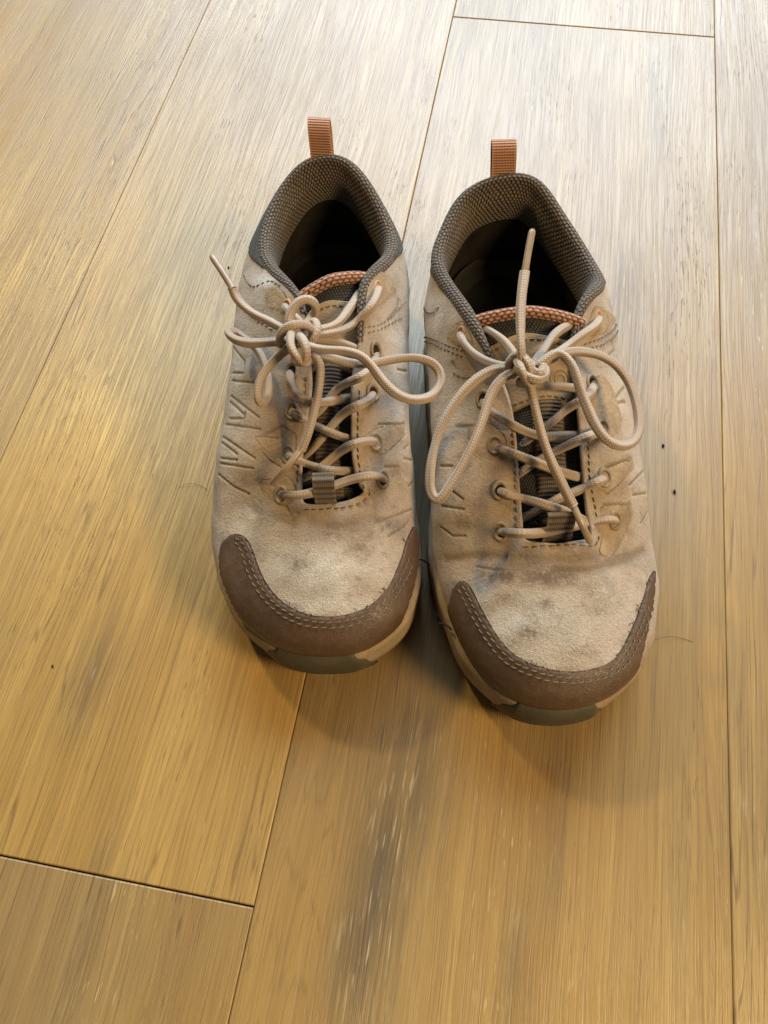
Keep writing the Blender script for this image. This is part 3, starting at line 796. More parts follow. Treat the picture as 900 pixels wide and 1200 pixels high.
    for a_, w0, w1 in ((pa0 + 0.025, 0.2, 0.8), (pa1 - 0.03, 0.18, 0.82)):
        bq = np.linspace(w0, w1, 400)
        pth = tev(a_ + 0 * bq - 0.06 * (np.abs(bq - 0.5) * 2) ** 2, bq, np.full(400, 0.00135))
        Ls = np.concatenate([[0], np.cumsum(np.linalg.norm(np.diff(pth, axis=0), axis=1))]); x = 0
        while x + 0.002 < Ls[-1]:
            f = np.linspace(x, x + 0.002, 4); dash.append(tube(np.stack([np.interp(f, Ls, pth[:, i]) for i in range(3)], 1), 0.0003, 6)); x += 0.0032
    o_ = part('patch_stitching', join(dash), DTHREAD, parent=tongue); o_['kind'] = 'stuff'
    # raised round emblem on the patch: two rings
    em = spec.get('emblem')
    if em:
        pc = tev(np.array(em[0]), np.array(em[1]), np.array(0.0012)); ex = tev(np.array(em[0]), np.array(em[1] + 0.05), np.array(0.0012)) - pc; ex = nrm(ex)
        ey = tev(np.array(em[0] + 0.05), np.array(em[1]), np.array(0.0012)) - pc; ey = nrm(ey - ex * (ex @ ey))
        an = np.linspace(0, 2 * np.pi, 40)
        gs = [tube([pc + ex * r_ * math.cos(a) + ey * r_ * math.sin(a) for a in an], 0.0005, 6, False) for r_ in (0.0045, 0.0024)]
        part('emblem', join(gs), TANPATCH, parent=tongue)
    part('centre_webbing', tstrip(spec['web'][0], spec['web'][1], 0.37, 0.63, 0.0014, 70, 10), DARK_WEB, parent=tongue)
    # ---- lace surface lookup
    def base_z(px, py):
        u, v = S.hit(px, py); p = S.ev(u, v)[0]; q = proj(p)[0]
        best = p[2] if np.hypot(*(q - [px, py])) < 3.0 else -1
        d = (tpx[..., 0] - px) ** 2 + (tpx[..., 1] - py) ** 2
        k = np.unravel_index(np.argmin(d), d.shape)
        if d[k] < 25: best = max(best, TG[k][2])
        return best if best > 0 else 0.07
    def lp(pt):
        if len(pt) == 2: return P(pt[0], pt[1], base_z(*pt) + 0.0022)
        if pt[2] < 0.05 and pt[2] > -0.05: return P(pt[0], pt[1], base_z(pt[0], pt[1]) + pt[2])
        return P(*pt)
    # ---- eyelets
    ey_frames = []
    for (ex_, ey_, kind) in spec['eyelets']:
        u, v = S.hit(ex_, ey_); p, nrmv = S.ev(u, v)
        t1 = nrm(np.cross(nrmv, S.ax)); t2 = np.cross(nrmv, t1)
        ey_frames.append((p, nrmv))
        an = np.linspace(0, 2 * np.pi, 33)[:-1]
        r0 = 0.0034 if kind else 0.0041
        V, F = [], []
        prof_e = [(r0 + 0.0006, -0.0004), (r0 + 0.0005, 0.0006), (r0 - 0.0001, 0.0012), (r0 - 0.0009, 0.0011), (r0 - 0.0015, 0.0004), (r0 - 0.0017, -0.0012)]
        if kind == 'hole': prof_e = [(r0 + 0.0006, -0.0003), (r0, 0.0008), (r0 - 0.0007, 0.0009), (r0 - 0.0012, 0.0002), (r0 - 0.0014, -0.0012)]
        st = 0.78 if kind != 'hole' else 0.8
        for a in an:
            for rr, zz in prof_e: V.append(p + (t1 * math.cos(a) * 1.0 + t2 * math.sin(a) * st) * rr + nrmv * zz)
        F = grid_faces(32, len(prof_e), True).tolist()
        e_o = part('eyelet', (V, F, [(0, 0)] * len(V)), ORANGE_WEB if kind == 'hole' else EYELET)
        V = [p + nrmv * 0.0003] + [p + nrmv * 0.0003 + (t1 * math.cos(a) + t2 * math.sin(a) * st) * (r0 - 0.0012) for a in an]
        F = [[0, 1 + i, 1 + (i + 1) % 32] for i in range(32)]
        part('eyelet_hole', (V, F, [(0, 0)] * len(V)), DARKHOLE, parent=e_o, smooth=False)
    # ---- laces: one lace per shoe, in the stretches one sees
    lace_root = None; strands = []
    for st in spec['laces']:
        pts = np.array([lp(q) for q in st['p']])
        q = curve(pts, step=0.0007)
        rad = np.full(len(q), st.get('r', 0.00200))
        strands.append(tube(q, rad, 18, True, 0.09))
    lace = part('shoelace', join(strands), LACE)
    for a in spec['aglets']:
        pts = np.array([lp(q) for q in a]); q = curve(pts, n=24)
        rad = np.full(24, 0.00155); rad[0] = 0.0017; rad[-1] = 0.0011; rad[-2] = 0.0014
        part('lace_tip', tube(q, rad, 12), AGLET, parent=lace)
    # dark webbing loops that hold the lace on the tongue
    for (c0, c1, half, zl) in spec['loops']:
        a = lp((c0[0], c0[1], 0.0005)); b = lp((c1[0], c1[1], 0.0005))
        side = nrm(np.array(S.ax)); m = (a + b) / 2 + np.array([0, 0, zl])
        q = curve([a, a * .75 + b * .25 + [0, 0, zl * .85], m, a * .25 + b * .75 + [0, 0, zl * .85], b], n=20)
        qn = 8; V = []; UV = []
        for th in (0, -0.0009):
            for i in range(20):
                for k in range(qn):
                    V.append(q[i] + side * (k / (qn - 1) - 0.5) * 2 * half + np.array([0, 0, th])); UV.append((k / (qn - 1) * half * 2, i * 0.0009))
        F = grid_faces(20, qn).tolist(); F += [[x + 20 * qn for x in f[::-1]] for f in F]
        for k0 in (0, qn - 1):
            for i in range(19): F.append([i * qn + k0, (i + 1) * qn + k0, (i + 1) * qn + k0 + 20 * qn, i * qn + k0 + 20 * qn])
        part('lace_loop', (V, F, UV), DARK_WEB, parent=tongue)
    # ---- stitched seams on the upper
    sl = []
    for pts in spec['seams']: sl += S.stitches(pts, 0.0021, 0.0012, 0.00028, 0.0004)
    if sl:
        o_ = part('seam_stitching', join(sl), DTHREAD); o_['kind'] = 'stuff'
    sl = []
    for pts in spec['seams_light']: sl += S.stitches(pts, 0.0021, 0.0012, 0.00028, 0.0004)
    if sl:
        o_ = part('seam_stitching', join(sl), THREAD); o_['kind'] = 'stuff'
    # ---- pull tab at the heel: webbing folded into a loop
    tb = spec['tab']
    b0 = P(*tb['base']); side = P(tb['base'][0] + 10, tb['base'][1] + tb.get('skew', 0), tb['base'][2]) - b0; side = nrm(side)
    hw = tb['half']; up = nrm(P(*tb['top']) - b0); ht = np.linalg.norm(P(*tb['top']) - b0)
    bk = nrm(np.cross(up, side)); 
    if bk @ S.ay < 0: bk = -bk
    pl = [b0 - up * 0.006 - bk * 0.001, b0 - bk * 0.0005, b0 + up * ht * 0.5 - bk * 0.0012, b0 + up * ht * 0.86 - bk * 0.0004, b0 + up * ht + bk * 0.002,
          b0 + up * ht * 0.88 + bk * 0.0046, b0 + up * ht * 0.4 + bk * 0.0055, b0 + bk * 0.005 - up * 0.004, b0 + bk * 0.004 - up * 0.010]
    q = curve(pl, n=60); qt = nrm(np.gradient(q, axis=0)); qn_ = nrm(np.cross(qt, side)); ws = np.linspace(-1, 1, 10)
    L = np.concatenate([[0], np.cumsum(np.linalg.norm(np.diff(q, axis=0), axis=1))])
    V, UV = [], []
    for th in (0.00055, -0.00055):
        for i in range(60):
            for k in range(10): V.append(q[i] + side * ws[k] * hw + qn_[i] * th); UV.append((ws[k] * hw, L[i]))
    F = grid_faces(60, 10).tolist(); F += [[x + 600 for x in f[::-1]] for f in F]
    for k0 in (0, 9):
        for i in range(59): F.append([i * 10 + k0, (i + 1) * 10 + k0, (i + 1) * 10 + k0 + 600, i * 10 + k0 + 600])
    part('pull_tab', (V, F, UV), ORANGE_WEB)
    for pts in spec['threads']:
        q = curve(np.array([P(*a) for a in pts]), step=0.0008)
        part('loose_thread', tube(q, 0.00045, 6), BLACK)
    return S, root

FW, MW, RW = (3.2, 38), (0.8, 44), (0.8, 46)
LEFT = dict(
    label='left tan suede hiking shoe, its lace loop hanging over the gap', toe=(387, 792), ang=math.radians(11.5),
    cols=[((0, 1), FW, (379, 722, .049), (389, 591, .064)), ((-19, 4.5), FW, (345, 714, .049), (375, 592, .064)),
          ((-38, 18), FW, (317, 690, .049), (362, 592, .064)), ((-51, 38), FW, (294, 648, .049), (353, 588, .064)),
          ((-58, 64), FW, (281, 600, .051), (351, 572, .066)), ((-57, 90), (2.0, 40), (9.5, 57), (352, 545, .070)),
          ((-51, 116), MW, (5, 62), (357, 495, .077)), ((-48, 136), MW, (3.5, 65), (363, 450, .083)),
          ((-46, 156), MW, (1.5, 66), (358, 400, .089)), ((-45, 173), RW, (0.5, 66), (350, 355, .095)),
          ((-44, 190), RW, (0, 66), (328, 328, .090)), ((-43, 210), RW, (1, 65), (306, 298, .080)),
          ((-39, 232), RW, (2, 63), (312, 255, .079)), ((-30, 251), RW, (2, 64), (330, 218, .083)),
          ((-15, 263), RW, (2, 65), (353, 192, .088)), ((2, 266), RW, (2, 65), (380, 182, .090)),
          ((18, 263), RW, (2, 65), (408, 188, .089)), ((31, 251), RW, (2, 64), (433, 215, .085)),
          ((39, 232), RW, (1, 63), (452, 250, .080)), ((43, 210), RW, (0, 65), (463, 285, .080)),
          ((44, 192), RW, (-0.5, 66), (452, 308, .088)), ((43.5, 174), RW, (0, 66), (430, 335, .095)),
          ((43, 154), MW, (1, 66), (424, 395, .091)), ((42.5, 134), MW, (1.5, 65), (416, 440, .084)),
          ((42.5, 112), MW, (3, 62), (414, 490, .077)), ((44, 88), MW, (6, 57), (416, 540, .071)),
          ((46, 62), FW, (463, 600, .051), (425, 570, .066)), ((44, 37), FW, (460, 655, .049), (424, 580, .064)),
          ((36, 17), FW, (443, 692, .049), (413, 586, .064)), ((18, 3.5), FW, (413, 715, .049), (402, 589, .064))],
    bumper=(1.65, 28.75),
    cap_top=[(262, 636), (268, 627), (277, 624), (290, 630), (302, 660), (317, 690), (343, 713), (373, 722), (407, 720), (437, 707), (457, 683), (470, 653), (478, 625), (484, 617)],
    cap_low=[(259, 640), (258, 667), (267, 693), (283, 723), (303, 750), (335, 772), (385, 779), (432, 773), (460, 745), (477, 707), (487, 667), (488, 633), (485, 618)],
    cap_c=(385, 640), fray=[44, 50, 52, 78, 84, 112],
    overlays=[[(294, 511), (312, 511), (331, 513), (338, 503), (348, 508), (348, 528), (346, 545), (333, 549), (315, 537)], [(305, 562), (322, 560), (336, 556), (346, 566), (345, 586), (334, 594), (318, 588), (306, 574)],
              [(430, 326), (440, 314), (452, 320), (466, 342), (452, 352), (434, 364), (427, 360)], [(308, 340), (322, 334), (334, 343), (340, 356), (333, 370), (316, 362)], [(445, 499), (473, 498), (474, 509), (459, 524), (448, 532), (432, 528), (430, 508)]],
    collar=(8.7, 22.1), ocen=(4, 208), taper=(.13, .17), panel=(10.5, 19.7),
    panel_x=[0, .08, .2, .5, .85, .94, 1], panel_v=[.95, .80, .70, .76, .74, .84, .95],
    tongue=[(345, 600, .054, 432, 590, .054, .003), (347, 560, .058, 424, 558, .058, .004), (350, 510, .064, 420, 510, .064, .005),
            (354, 460, .070, 420, 460, .070, .006), (354, 415, .077, 424, 415, .077, .006), (352, 380, .084, 427, 370, .084, .006), (353, 348, .091, 425, 322, .091, .005)],
    patch=(.60, .90), web=(.02, .62), emblem=None,
    eyelets=[(330, 580, ''), (338, 533, ''), (343, 482, ''), (342, 435, ''), (336, 359, 'hole'), (448, 562, ''), (440, 518, ''), (437, 460, ''), (440, 411, ''), (443, 337, 'hole')],
    grooves=[([(268, 490), (286, 491), (287, 483)], .00046, .0011), ([(264, 497), (305, 503)], .00046, .0011), ([(261, 512), (298, 537)], .00046, .0011),
             ([(260, 519), (277, 532)], .00046, .0011), ([(259, 537), (277, 539)], .00046, .0011), ([(258, 543), (296, 549)], .00046, .0011),
             ([(256, 556), (272, 570), (291, 579)], .00046, .0010), ([(273, 407), (286, 423), (285, 437), (273, 437)], .00046, .0011),
             ([(272, 446), (302, 449)], .00046, .0011), ([(270, 464), (303, 489)], .00046, .0011), ([(269, 471), (287, 487)], .00046, .0011),
             ([(466, 433), (476, 435)], .00046, .0011), ([(474, 537), (483, 539)], .00046, .0011), ([(479, 570), (483, 566)], .00046, .0011),
             ([(452, 547), (467, 547)], .0007, .0006), ([(474, 526), (479, 521)], .00046, .0011),
             ([(444, 497), (474, 497), (474, 510), (457, 526)], .00046, .0010), ([(455, 375), (466, 362), (467, 352)], .0008, .0008),
             ([(300, 515), (332, 500), (338, 506)], .0009, .0004), ([(300, 515), (318, 540), (334, 548)], .0009, .0004),
             ([(365, 612), (400, 618), (440, 606)], .003, .0007), ([(300, 600), (340, 612)], .0025, .0006), ([(440, 613), (462, 605), (482, 597)], .0006, .0005), ([(455, 629), (470, 620), (479, 611)], .0006, .0005), ([(300, 607), (315, 611), (332, 612)], .0006, .0004), ([(334, 592), (340, 603), (343, 612)], .0006, .0004)],
    smooth=[(330, 500, 24, 42, 1), (312, 524, 22, 16, .9), (328, 580, 17, 20, 1), (345, 440, 20, 36, .9), (440, 470, 20, 60, .8), (456, 508, 20, 18, .9), (446, 350, 16, 26, 1), (325, 350, 22, 14, .7), (390, 605, 50, 9, .6), (450, 575, 20, 20, .5)],
    worn=[(380, 670, 62, 36, 1), (385, 708, 55, 15, 1), (300, 600, 36, 18, .8), (285, 620, 18, 26, .6), (440, 660, 22, 40, .5), (315, 330, 18, 10, .9), (278, 440, 12, 90, .6), (265, 560, 14, 60, .6), (465, 420, 12, 60, .5), (470, 500, 10, 40, .5)],
    dirt=[(380, 690, 22, 10, .35), (340, 680, 14, 12, .4), (470, 560, 12, 14, .5), (436, 590, 14, 8, .7), (338, 600, 20, 7, .5), (300, 640, 8, 14, .4), (320, 500, 16, 18, .4), (400, 625, 55, 11, .55), (458, 618, 16, 10, .8), (442, 612, 10, 8, .8), (420, 640, 10, 6, .5), (350, 660, 14, 10, .5), (300, 590, 26, 7, .55), (285, 565, 20, 10, .4), (310, 612, 9, 5, .7), (430, 690, 20, 14, .3), (300, 702, 5, 4, .9), (345, 710, 6, 3, .9), (325, 335, 8, 8, .6), (366, 420, 10, 14, .8)],
    seams=[[(422, 574), (420, 540), (419, 510), (420, 470), (422, 452)], [(357, 597), (390, 596), (420, 590), (431, 582), (434, 574)], [(347, 573), (350, 550), (352, 520)], [(357, 470), (359, 440)]],
    seams_light=[[(424, 384), (450, 378), (476, 352)], [(424, 390), (440, 388), (472, 372)], [(286, 322), (300, 336), (318, 330), (332, 338)], [(274, 352), (300, 374), (322, 388)], [(276, 349), (302, 371), (324, 385)]],
    laces=[dict(p=[(330, 580, -.003), (336, 580, .0025), (352, 580, .004), (380, 573, .0085), (408, 563, .008), (430, 558, .004), (444, 558, .0028), (450, 564, -.003)]),
           dict(p=[(338, 533, -.003), (345, 538, .0025), (358, 543, .006), (380, 550, .0085), (400, 552, .006), (413, 553, .064), (425, 555, .059)]),
           dict(p=[(440, 518, -.003), (433, 517, .0025), (416, 520, .006), (395, 532, .005), (372, 551, .0035), (352, 562, .061), (342, 566, .056)]),
           dict(p=[(343, 482, -.003), (350, 488, .0025), (362, 495, .006), (385, 506, .0085), (404, 513, .006), (414, 515, .068), (428, 517, .062)]),
           dict(p=[(437, 459, -.003), (433, 468, .0025), (418, 476, .006), (400, 487, .006), (380, 510, .0035), (362, 530, .065), (350, 538, .06)]),
           dict(p=[(342, 435, -.003), (340, 446, .0025), (348, 462, .004), (362, 471, .006), (390, 470, .005), (412, 466, .073), (425, 465, .066)]),
           dict(p=[(440, 411, -.003), (437, 428, .003), (420, 443, .006), (395, 456, .005), (380, 475, .003), (362, 492, .069), (352, 496, .064)]),
           dict(p=[(443, 337, -.003), (442, 345, .003), (432, 363, .004), (415, 379, .007), (390, 389, .099), (365, 393, .101)]),
           dict(p=[(424, 340, .086), (416, 352, .092), (405, 368, .096), (390, 382, .1), (366, 388, .102)]),
           dict(p=[(336, 359, -.003), (336, 363, .003), (348, 374, .097), (356, 384, .098)]),
           dict(p=[(368, 396, .099), (395, 400, .094), (418, 409, .086), (428, 414, .08)]),
           dict(p=[(272, 337, .104), (278, 350, .101), (295, 366, .099), (318, 378, .1), (336, 388, .102), (350, 393, .102)]),
           dict(p=[(350, 399, .103), (325, 400, .101), (295, 402, .098), (276, 398, .096), (268, 390, .092), (275, 389, .087), (290, 399, .084), (302, 411, .083), (311, 430, .083), (314, 450, .084), (311, 468, .086), (304, 471, .089), (302, 458, .092), (308, 440, .095), (320, 424, .098), (334, 411, .101), (348, 402, .102)]),
           dict(p=[(344, 392, .101), (339, 376, .103), (345, 359, .106), (357, 351, .107), (367, 354, .105), (370, 363, .1), (366, 371, .096), (358, 382, .096)]),
           dict(p=[(352, 402, .103), (375, 409, .105), (400, 411, .105), (425, 419, .104), (442, 438, .101), (460, 458, .098), (482, 468, .095), (505, 464, .093), (516, 448, .093), (512, 431, .095), (495, 421, .097), (470, 420, .097), (440, 425, .097), (415, 426, .098), (385, 419, .099), (358, 410, .1)]),
           dict(p=[(360, 412, .1), (373, 424, .099), (375, 445, .096), (370, 475, .090), (362, 505, .085), (353, 527, .080)]),
           dict(p=[(354, 394, .098), (336, 396, .099), (328, 403, .102), (330, 390, .107), (343, 381, .110), (357, 381, .108), (367, 389, .104), (362, 398, .1)]),
           dict(p=[(348, 384, .103), (341, 394, .109), (342, 409, .110), (350, 421, .107), (359, 424, .101), (362, 412, .099)]),
           dict(p=[(351, 394, .107), (357, 403, .111), (359, 415, .109), (354, 424, .104), (345, 420, .1)]),
           dict(p=[(362, 384, .103), (368, 378, .104), (371, 388, .105), (366, 398, .103), (360, 402, .1)])],
    aglets=[[(273, 339, .104), (260, 318, .106), (248, 300, .107)], [(354, 525, .080), (336, 548, .077), (318, 567, .004)]],
    loops=[((382, 589), (382, 561), .0048, .0135)],
    tab=dict(base=(377, 184, .089), top=(373, 139, .1035), half=.0058, skew=0.5),
    threads=[[(487, 656, .031), (494, 656, .029), (500, 659, .027), (503, 662, .025)]],
)
RIGHT = dict(
    label='right tan suede hiking shoe, one lace end standing up in its opening', toe=(650, 852), ang=math.radians(11.5),
    cols=[((0, 1), FW, (641, 783, .049), (652, 638, .064)), ((-19, 5), FW, (608, 770, .049), (635, 637, .064)),
          ((-36, 20), FW, (582, 741, .049), (622, 636, .064)), ((-46, 42), FW, (563, 705, .049), (613, 631, .064)),
          ((-52, 66), FW, (550, 655, .050), (610, 612, .066)), ((-54, 86), (2.0, 40), (8.5, 56), (608, 580, .070)),
          ((-52, 106), MW, (5, 62), (605, 540, .075)), ((-50.5, 124), MW, (3.5, 65), (602, 505, .080)),
          ((-50, 142), MW, (2.5, 66), (595, 470, .085)), ((-50, 162), RW, (2, 66), (576, 424, .092)),
          ((-50, 181), RW, (1, 66), (553, 380, .094)), ((-50, 200), RW, (0.5, 66), (528, 343, .087)),
          ((-47, 222), RW, (1, 65), (509, 304, .080)), ((-40, 245), RW, (2, 64), (521, 262, .081)),
          ((-25, 264), RW, (2, 65), (547, 223, .086)), ((-6, 271), RW, (2, 65), (590, 205, .090)),
          ((13, 266), RW, (2, 65), (630, 211, .089)), ((25, 253), RW, (2, 64), (655, 242, .084)),
          ((33, 236), RW, (2, 63), (677, 276, .080)), ((39, 217), RW, (1, 65), (697, 309, .080)),
          ((43, 199), RW, (0, 66), (706, 331, .085)), ((45, 181), RW, (1, 66), (690, 352, .094)),
          ((46, 163), MW, (2, 66), (675, 390, .092)), ((46, 142), MW, (2, 65), (676, 440, .087)),
          ((47, 119), MW, (3, 63), (681, 500, .081)), ((51, 95), (2.0, 42), (7.5, 58), (685, 555, .074)),
          ((54, 68), FW, (736, 650, .050), (691, 602, .067)), ((50, 43), FW, (735, 707, .049), (694, 627, .064)),
          ((39, 21), FW, (712, 754, .049), (684, 634, .064)), ((20, 5.5), FW, (676, 777, .049), (668, 636, .064))],
    bumper=(1.5, 28.85),
    cap_top=[(533, 688), (536, 680), (543, 678), (552, 687), (563, 710), (580, 740), (603, 767), (630, 780), (667, 787), (697, 783), (720, 772), (737, 743), (747, 720), (754, 697), (762, 671), (766, 669)],
    cap_low=[(531, 690), (528, 713), (531, 737), (547, 773), (567, 803), (592, 826), (645, 840), (700, 833), (727, 813), (747, 780), (759, 735), (765, 700), (767, 671)],
    cap_c=(648, 700), fray=[50, 58, 84, 92, 98, 108],
    overlays=[[(702, 594), (716, 591), (737, 592), (738, 610), (728, 634), (714, 654), (702, 648), (706, 626)], [(696, 556), (712, 548), (739, 538), (743, 547), (728, 564), (712, 578), (698, 572)],
              [(690, 447), (705, 438), (717, 452), (724, 474), (730, 494), (722, 514), (700, 520), (692, 500)], [(688, 380), (697, 358), (708, 361), (724, 374), (706, 390), (692, 396)], [(522, 398), (530, 381), (542, 375), (550, 388), (557, 407), (545, 409)], [(545, 506), (562, 492), (580, 498), (594, 512), (594, 536), (574, 542), (556, 534)]],
    collar=(8.9, 22.2), ocen=(-4, 214), taper=(.13, .16), panel=(11.4, 20.0),
    panel_x=[0, .08, .2, .5, .85, .94, 1], panel_v=[.95, .80, .70, .76, .76, .86, .95],
    tongue=[(605, 647, .052, 702, 644, .052, .003), (602, 600, .058, 695, 598, .058, .004), (598, 550, .065, 690, 550, .065, .005),
            (594, 500, .072, 686, 500, .072, .006), (586, 455, .079, 682, 450, .079, .006), (572, 410, .086, 676, 410, .086, .006), (562, 372, .092, 674, 374, .092, .006)],
    patch=(.60, .90), web=(.02, .62), emblem=(.70, .62),
    eyelets=[(587, 623, ''), (586, 575, ''), (580, 522, ''), (566, 468, ''), (541, 391, 'hole'), (720, 610, ''), (708, 560, ''), (706, 503, ''), (694, 450, ''), (701, 372, 'hole')],
    grooves=[([(738, 568), (754, 552)], .00046, .0011), ([(742, 580), (758, 578)], .00046, .0011), ([(751, 613), (759, 600)], .00046, .0011),
             ([(708, 592), (738, 592), (738, 610), (716, 656)], .0009, .0006), ([(711, 548), (739, 538), (742, 546), (712, 578)], .0009, .0006),
             ([(517, 593), (543, 597)], .00046, .0011), ([(516, 546), (529, 546)], .00046, .0011), ([(527, 574), (542, 585)], .00046, .0011),
             ([(516, 618), (530, 628), (545, 628)], .00046, .0010), ([(523, 656), (556, 652), (590, 653)], .0022, .0009),
             ([(754, 646), (725, 660), (690, 669), (650, 668)], .0024, .0010), ([(600, 660), (640, 656), (700, 655)], .004, .0007),
             ([(535, 500), (560, 500), (556, 530)], .0009, .0006), ([(720, 470), (731, 455)], .0008, .0008), ([(722, 472), (733, 471)], .0008, .0008),
             ([(718, 400), (721, 410), (712, 418)], .0008, .0008), ([(530, 425), (533, 432)], .0008, .0008), ([(558, 664), (580, 668), (606, 667), (640, 663)], .0006, .0005), ([(700, 672), (720, 664), (738, 657), (752, 650)], .0006, .0006), ([(690, 662), (712, 656), (735, 648)], .0006, .0004), ([(524, 654), (545, 651), (566, 655), (590, 652)], .0006, .0005)],
    smooth=[(582, 560, 24, 62, .9), (560, 510, 26, 34, .7), (722, 622, 20, 28, .9), (722, 558, 26, 22, .9), (716, 485, 24, 40, .9), (700, 368, 18, 20, 1), (540, 382, 18, 14, 1), (650, 650, 50, 8, .6), (585, 630, 22, 16, .8), (700, 640, 20, 14, .7)],
    worn=[(640, 735, 80, 42, 1), (565, 690, 22, 26, .7), (610, 655, 14, 6, .9), (700, 700, 40, 30, .6), (720, 350, 14, 12, .7), (510, 375, 12, 24, .6), (745, 590, 12, 50, .6), (525, 560, 10, 60, .4), (728, 430, 10, 40, .5), (545, 640, 20, 14, .5)],
    dirt=[(690, 690, 16, 10, .5), (670, 765, 26, 8, .45), (596, 700, 14, 10, .5), (640, 710, 12, 10, .6), (720, 690, 12, 12, .4), (612, 652, 18, 5, .6), (680, 655, 26, 6, .5), (555, 590, 18, 12, .45), (735, 625, 12, 12, .4), (588, 676, 22, 9, 1), (645, 676, 42, 13, .9), (620, 742, 16, 14, .8), (655, 735, 30, 26, .45), (560, 720, 10, 10, .4), (545, 612, 24, 9, .6), (700, 715, 24, 14, .35), (730, 655, 30, 8, .4), (535, 640, 18, 10, .4), (600, 780, 6, 4, .8), (580, 548, 10, 8, .4)],
    seams=[[(600, 500), (603, 540), (605, 580), (606, 622)], [(614, 641), (640, 640), (690, 640), (700, 634), (703, 622)], [(688, 505), (690, 545), (694, 580), (700, 612)]],
    seams_light=[[(494, 395), (520, 403), (545, 412)], [(496, 400), (520, 409), (545, 419)], [(531, 436), (545, 443), (556, 440)], [(684, 404), (706, 396), (728, 378)], [(687, 410), (710, 402), (729, 386)], [(494, 360), (510, 366), (516, 358)]],
    laces=[dict(p=[(587, 623, -.003), (594, 624, .0025), (612, 625, .006), (636, 624, .007), (665, 618, .0075), (690, 613, .006), (712, 609, .0028), (721, 612, -.003)]),
           dict(p=[(586, 575, -.003), (594, 579, .0025), (612, 584, .007), (640, 592, .0095), (668, 602, .007), (688, 612, .063), (698, 616, .058)]),
           dict(p=[(708, 561, -.003), (700, 565, .0025), (684, 572, .007), (655, 584, .006), (630, 598, .0035), (610, 608, .061), (600, 612, .057)]),
           dict(p=[(580, 522, -.003), (590, 527, .0025), (606, 533, .007), (635, 545, .0095), (660, 554, .007), (682, 560, .069), (694, 562, .064)]),
           dict(p=[(706, 503, -.003), (697, 508, .003), (683, 514, .007), (655, 527, .006), (630, 540, .0035), (607, 556, .068), (598, 560, .063)]),
           dict(p=[(566, 468, -.003), (572, 479, .0025), (590, 492, .005), (612, 504, .006), (635, 511, .004), (660, 511, .005), (680, 510, .075), (690, 509, .07)]),
           dict(p=[(694, 450, -.003), (693, 460, .003), (682, 469, .006), (665, 479, .006), (652, 490, .004), (636, 503, .003), (612, 520, .07)]),
           dict(p=[(618, 448, .094), (640, 452, .091), (660, 453, .089), (678, 456, .083)]),
           dict(p=[(541, 391, -.003), (542, 399, .003), (552, 412, .004), (570, 424, .006), (590, 430, .101), (606, 433, .102)]),
           dict(p=[(701, 372, -.003), (699, 380, .003), (685, 391, .004), (665, 405, .006), (645, 418, .1), (622, 430, .102)]),
           dict(p=[(564, 384, .086), (575, 389, .093), (592, 402, .098), (606, 422, .102)]),
           dict(p=[(682, 374, .086), (668, 380, .092), (650, 392, .097), (638, 408, .1), (626, 426, .102)]),
           dict(p=[(614, 434, .103), (595, 431, .104), (570, 437, .102), (545, 457, .099), (524, 486, .095), (510, 520, .09), (504, 555, .086), (506, 578, .083), (513, 585, .083), (522, 577, .085), (540, 548, .09), (560, 508, .096), (572, 472, .1), (583, 450, .103), (598, 438, .104), (614, 431, .102)]),
           dict(p=[(618, 432, .103), (635, 424, .106), (652, 414, .107), (668, 425, .106), (678, 450, .103), (690, 482, .099), (706, 510, .095), (725, 522, .091), (741, 518, .089), (749, 500, .089), (745, 470, .091), (732, 440, .094), (708, 419, .098), (675, 412, .101), (650, 418, .102), (628, 431, .102)]),
           dict(p=[(612, 432, .104), (611, 415, .112), (610, 385, .116), (611, 350, .119), (615, 318, .121)]),
           dict(p=[(617, 436, .104), (622, 455, .104), (630, 490, .098), (640, 525, .092), (656, 562, .085), (672, 593, .078)]),
           dict(p=[(602, 440, .1), (596, 428, .105), (604, 417, .109), (615, 420, .111), (622, 434, .109), (619, 447, .104), (608, 448, .1)]),
           dict(p=[(604, 428, .103), (617, 441, .109), (631, 445, .108), (639, 436, .106), (630, 426, .105), (614, 428, .103)]),
           dict(p=[(606, 421, .106), (611, 434, .111), (617, 446, .107), (622, 450, .102)]),
           dict(p=[(630, 424, .103), (622, 432, .107), (632, 438, .109), (636, 432, .107)])],
    aglets=[[(615, 319, .121), (619, 295, .124), (624, 269, .127)], [(671, 591, .078), (682, 615, .075), (692, 636, .003)]],
    loops=[((651, 635), (651, 611), .0060, .0175)],
    tab=dict(base=(590, 206, .089), top=(591, 165, .1030), half=.0062, skew=-0.3),
    threads=[[(513, 720, .031), (513, 729, .028), (522, 732, .030), (529, 738, .032)]],
)
for _s in (LEFT, RIGHT): build_shoe(_s)

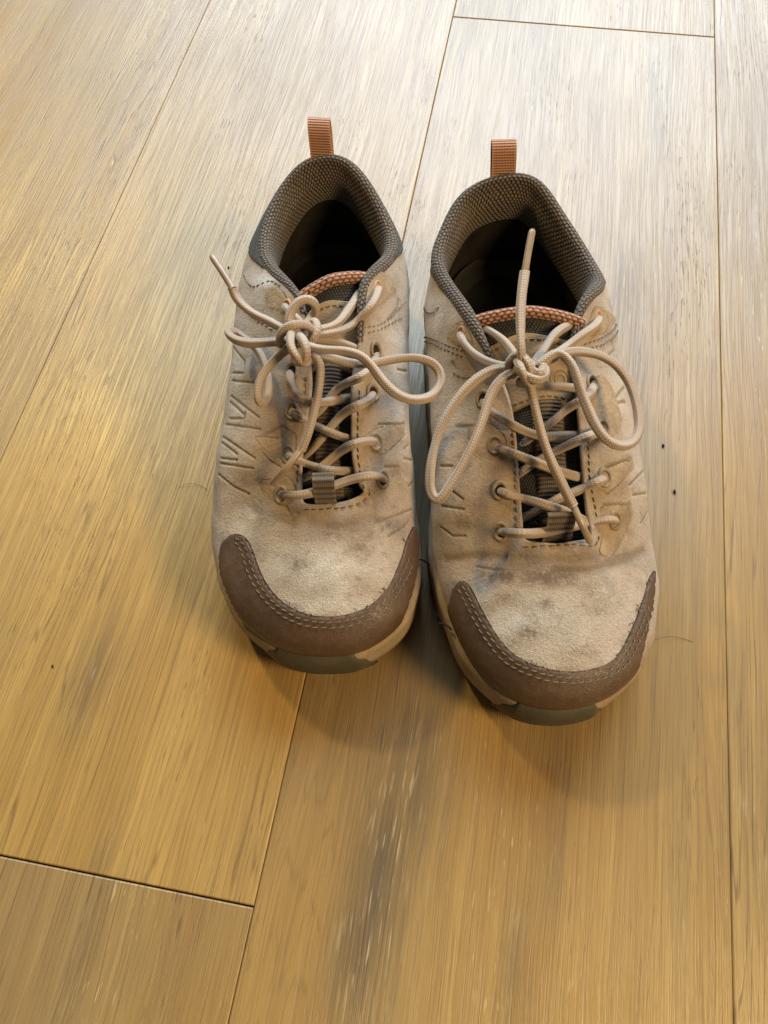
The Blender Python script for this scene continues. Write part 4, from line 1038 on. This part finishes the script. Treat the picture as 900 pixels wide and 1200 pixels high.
# ------------------------------------------------------------------ litter on the boards
def litter(name, geo, mat, base, label, cat):
    o = mesh_obj(name, np.asarray(geo[0]), geo[1], mat, None, base, geo[2]); o.location = base
    o['label'] = label; o['category'] = cat
def hair(pts, label):
    q = curve(np.array([P(x, y, z) for x, y, z in pts]), step=0.0012)
    litter('hair', tube(q, 0.00008, 5), BLACK, q[0] * [1, 1, 0], label, 'hair')
def crumb(px, py, r, label):
    c = P(px, py, 0); V = []; F = []
    n, m = 7, 5
    for i in range(m):
        ph = math.pi * (i + 0.5) / m
        for k in range(n):
            a = 2 * math.pi * k / n; rr = r * (0.7 + 0.6 * rng.random())
            V.append(c + np.array([rr * math.sin(ph) * math.cos(a), 1.7 * rr * math.sin(ph) * math.sin(a), r * 0.8 + r * 0.8 * math.cos(ph)]))
    for i in range(m - 1):
        for k in range(n): F.append([i * n + k, i * n + (k + 1) % n, (i + 1) * n + (k + 1) % n, (i + 1) * n + k])
    F.append(list(range(n))); F.append([(m - 1) * n + k for k in range(n)][::-1])
    litter('crumb', (V, F, np.zeros((len(V), 2))), BLACK, c, label, 'crumb')
hair([(210, 571, .0003), (220, 567, .0012), (232, 568, .0008), (243, 574, .0003)], 'thin dark hair on the floor left of the left shoe')
hair([(762, 752, .0003), (778, 747, .0012), (795, 747, .0006), (812, 752, .0003)], 'thin dark hair on the floor right of the right toe cap')
crumb(268, 314, .0006, 'tiny dark crumb beside the collar of the left shoe')
crumb(777, 523, .0007, 'small dark crumb on the floor right of the right lace loop')
crumb(62, 781, .0005, 'tiny black crumb on the floor at the far left')
crumb(790, 577, .0008, 'small brown crumb on the floor right of the right eyelets')
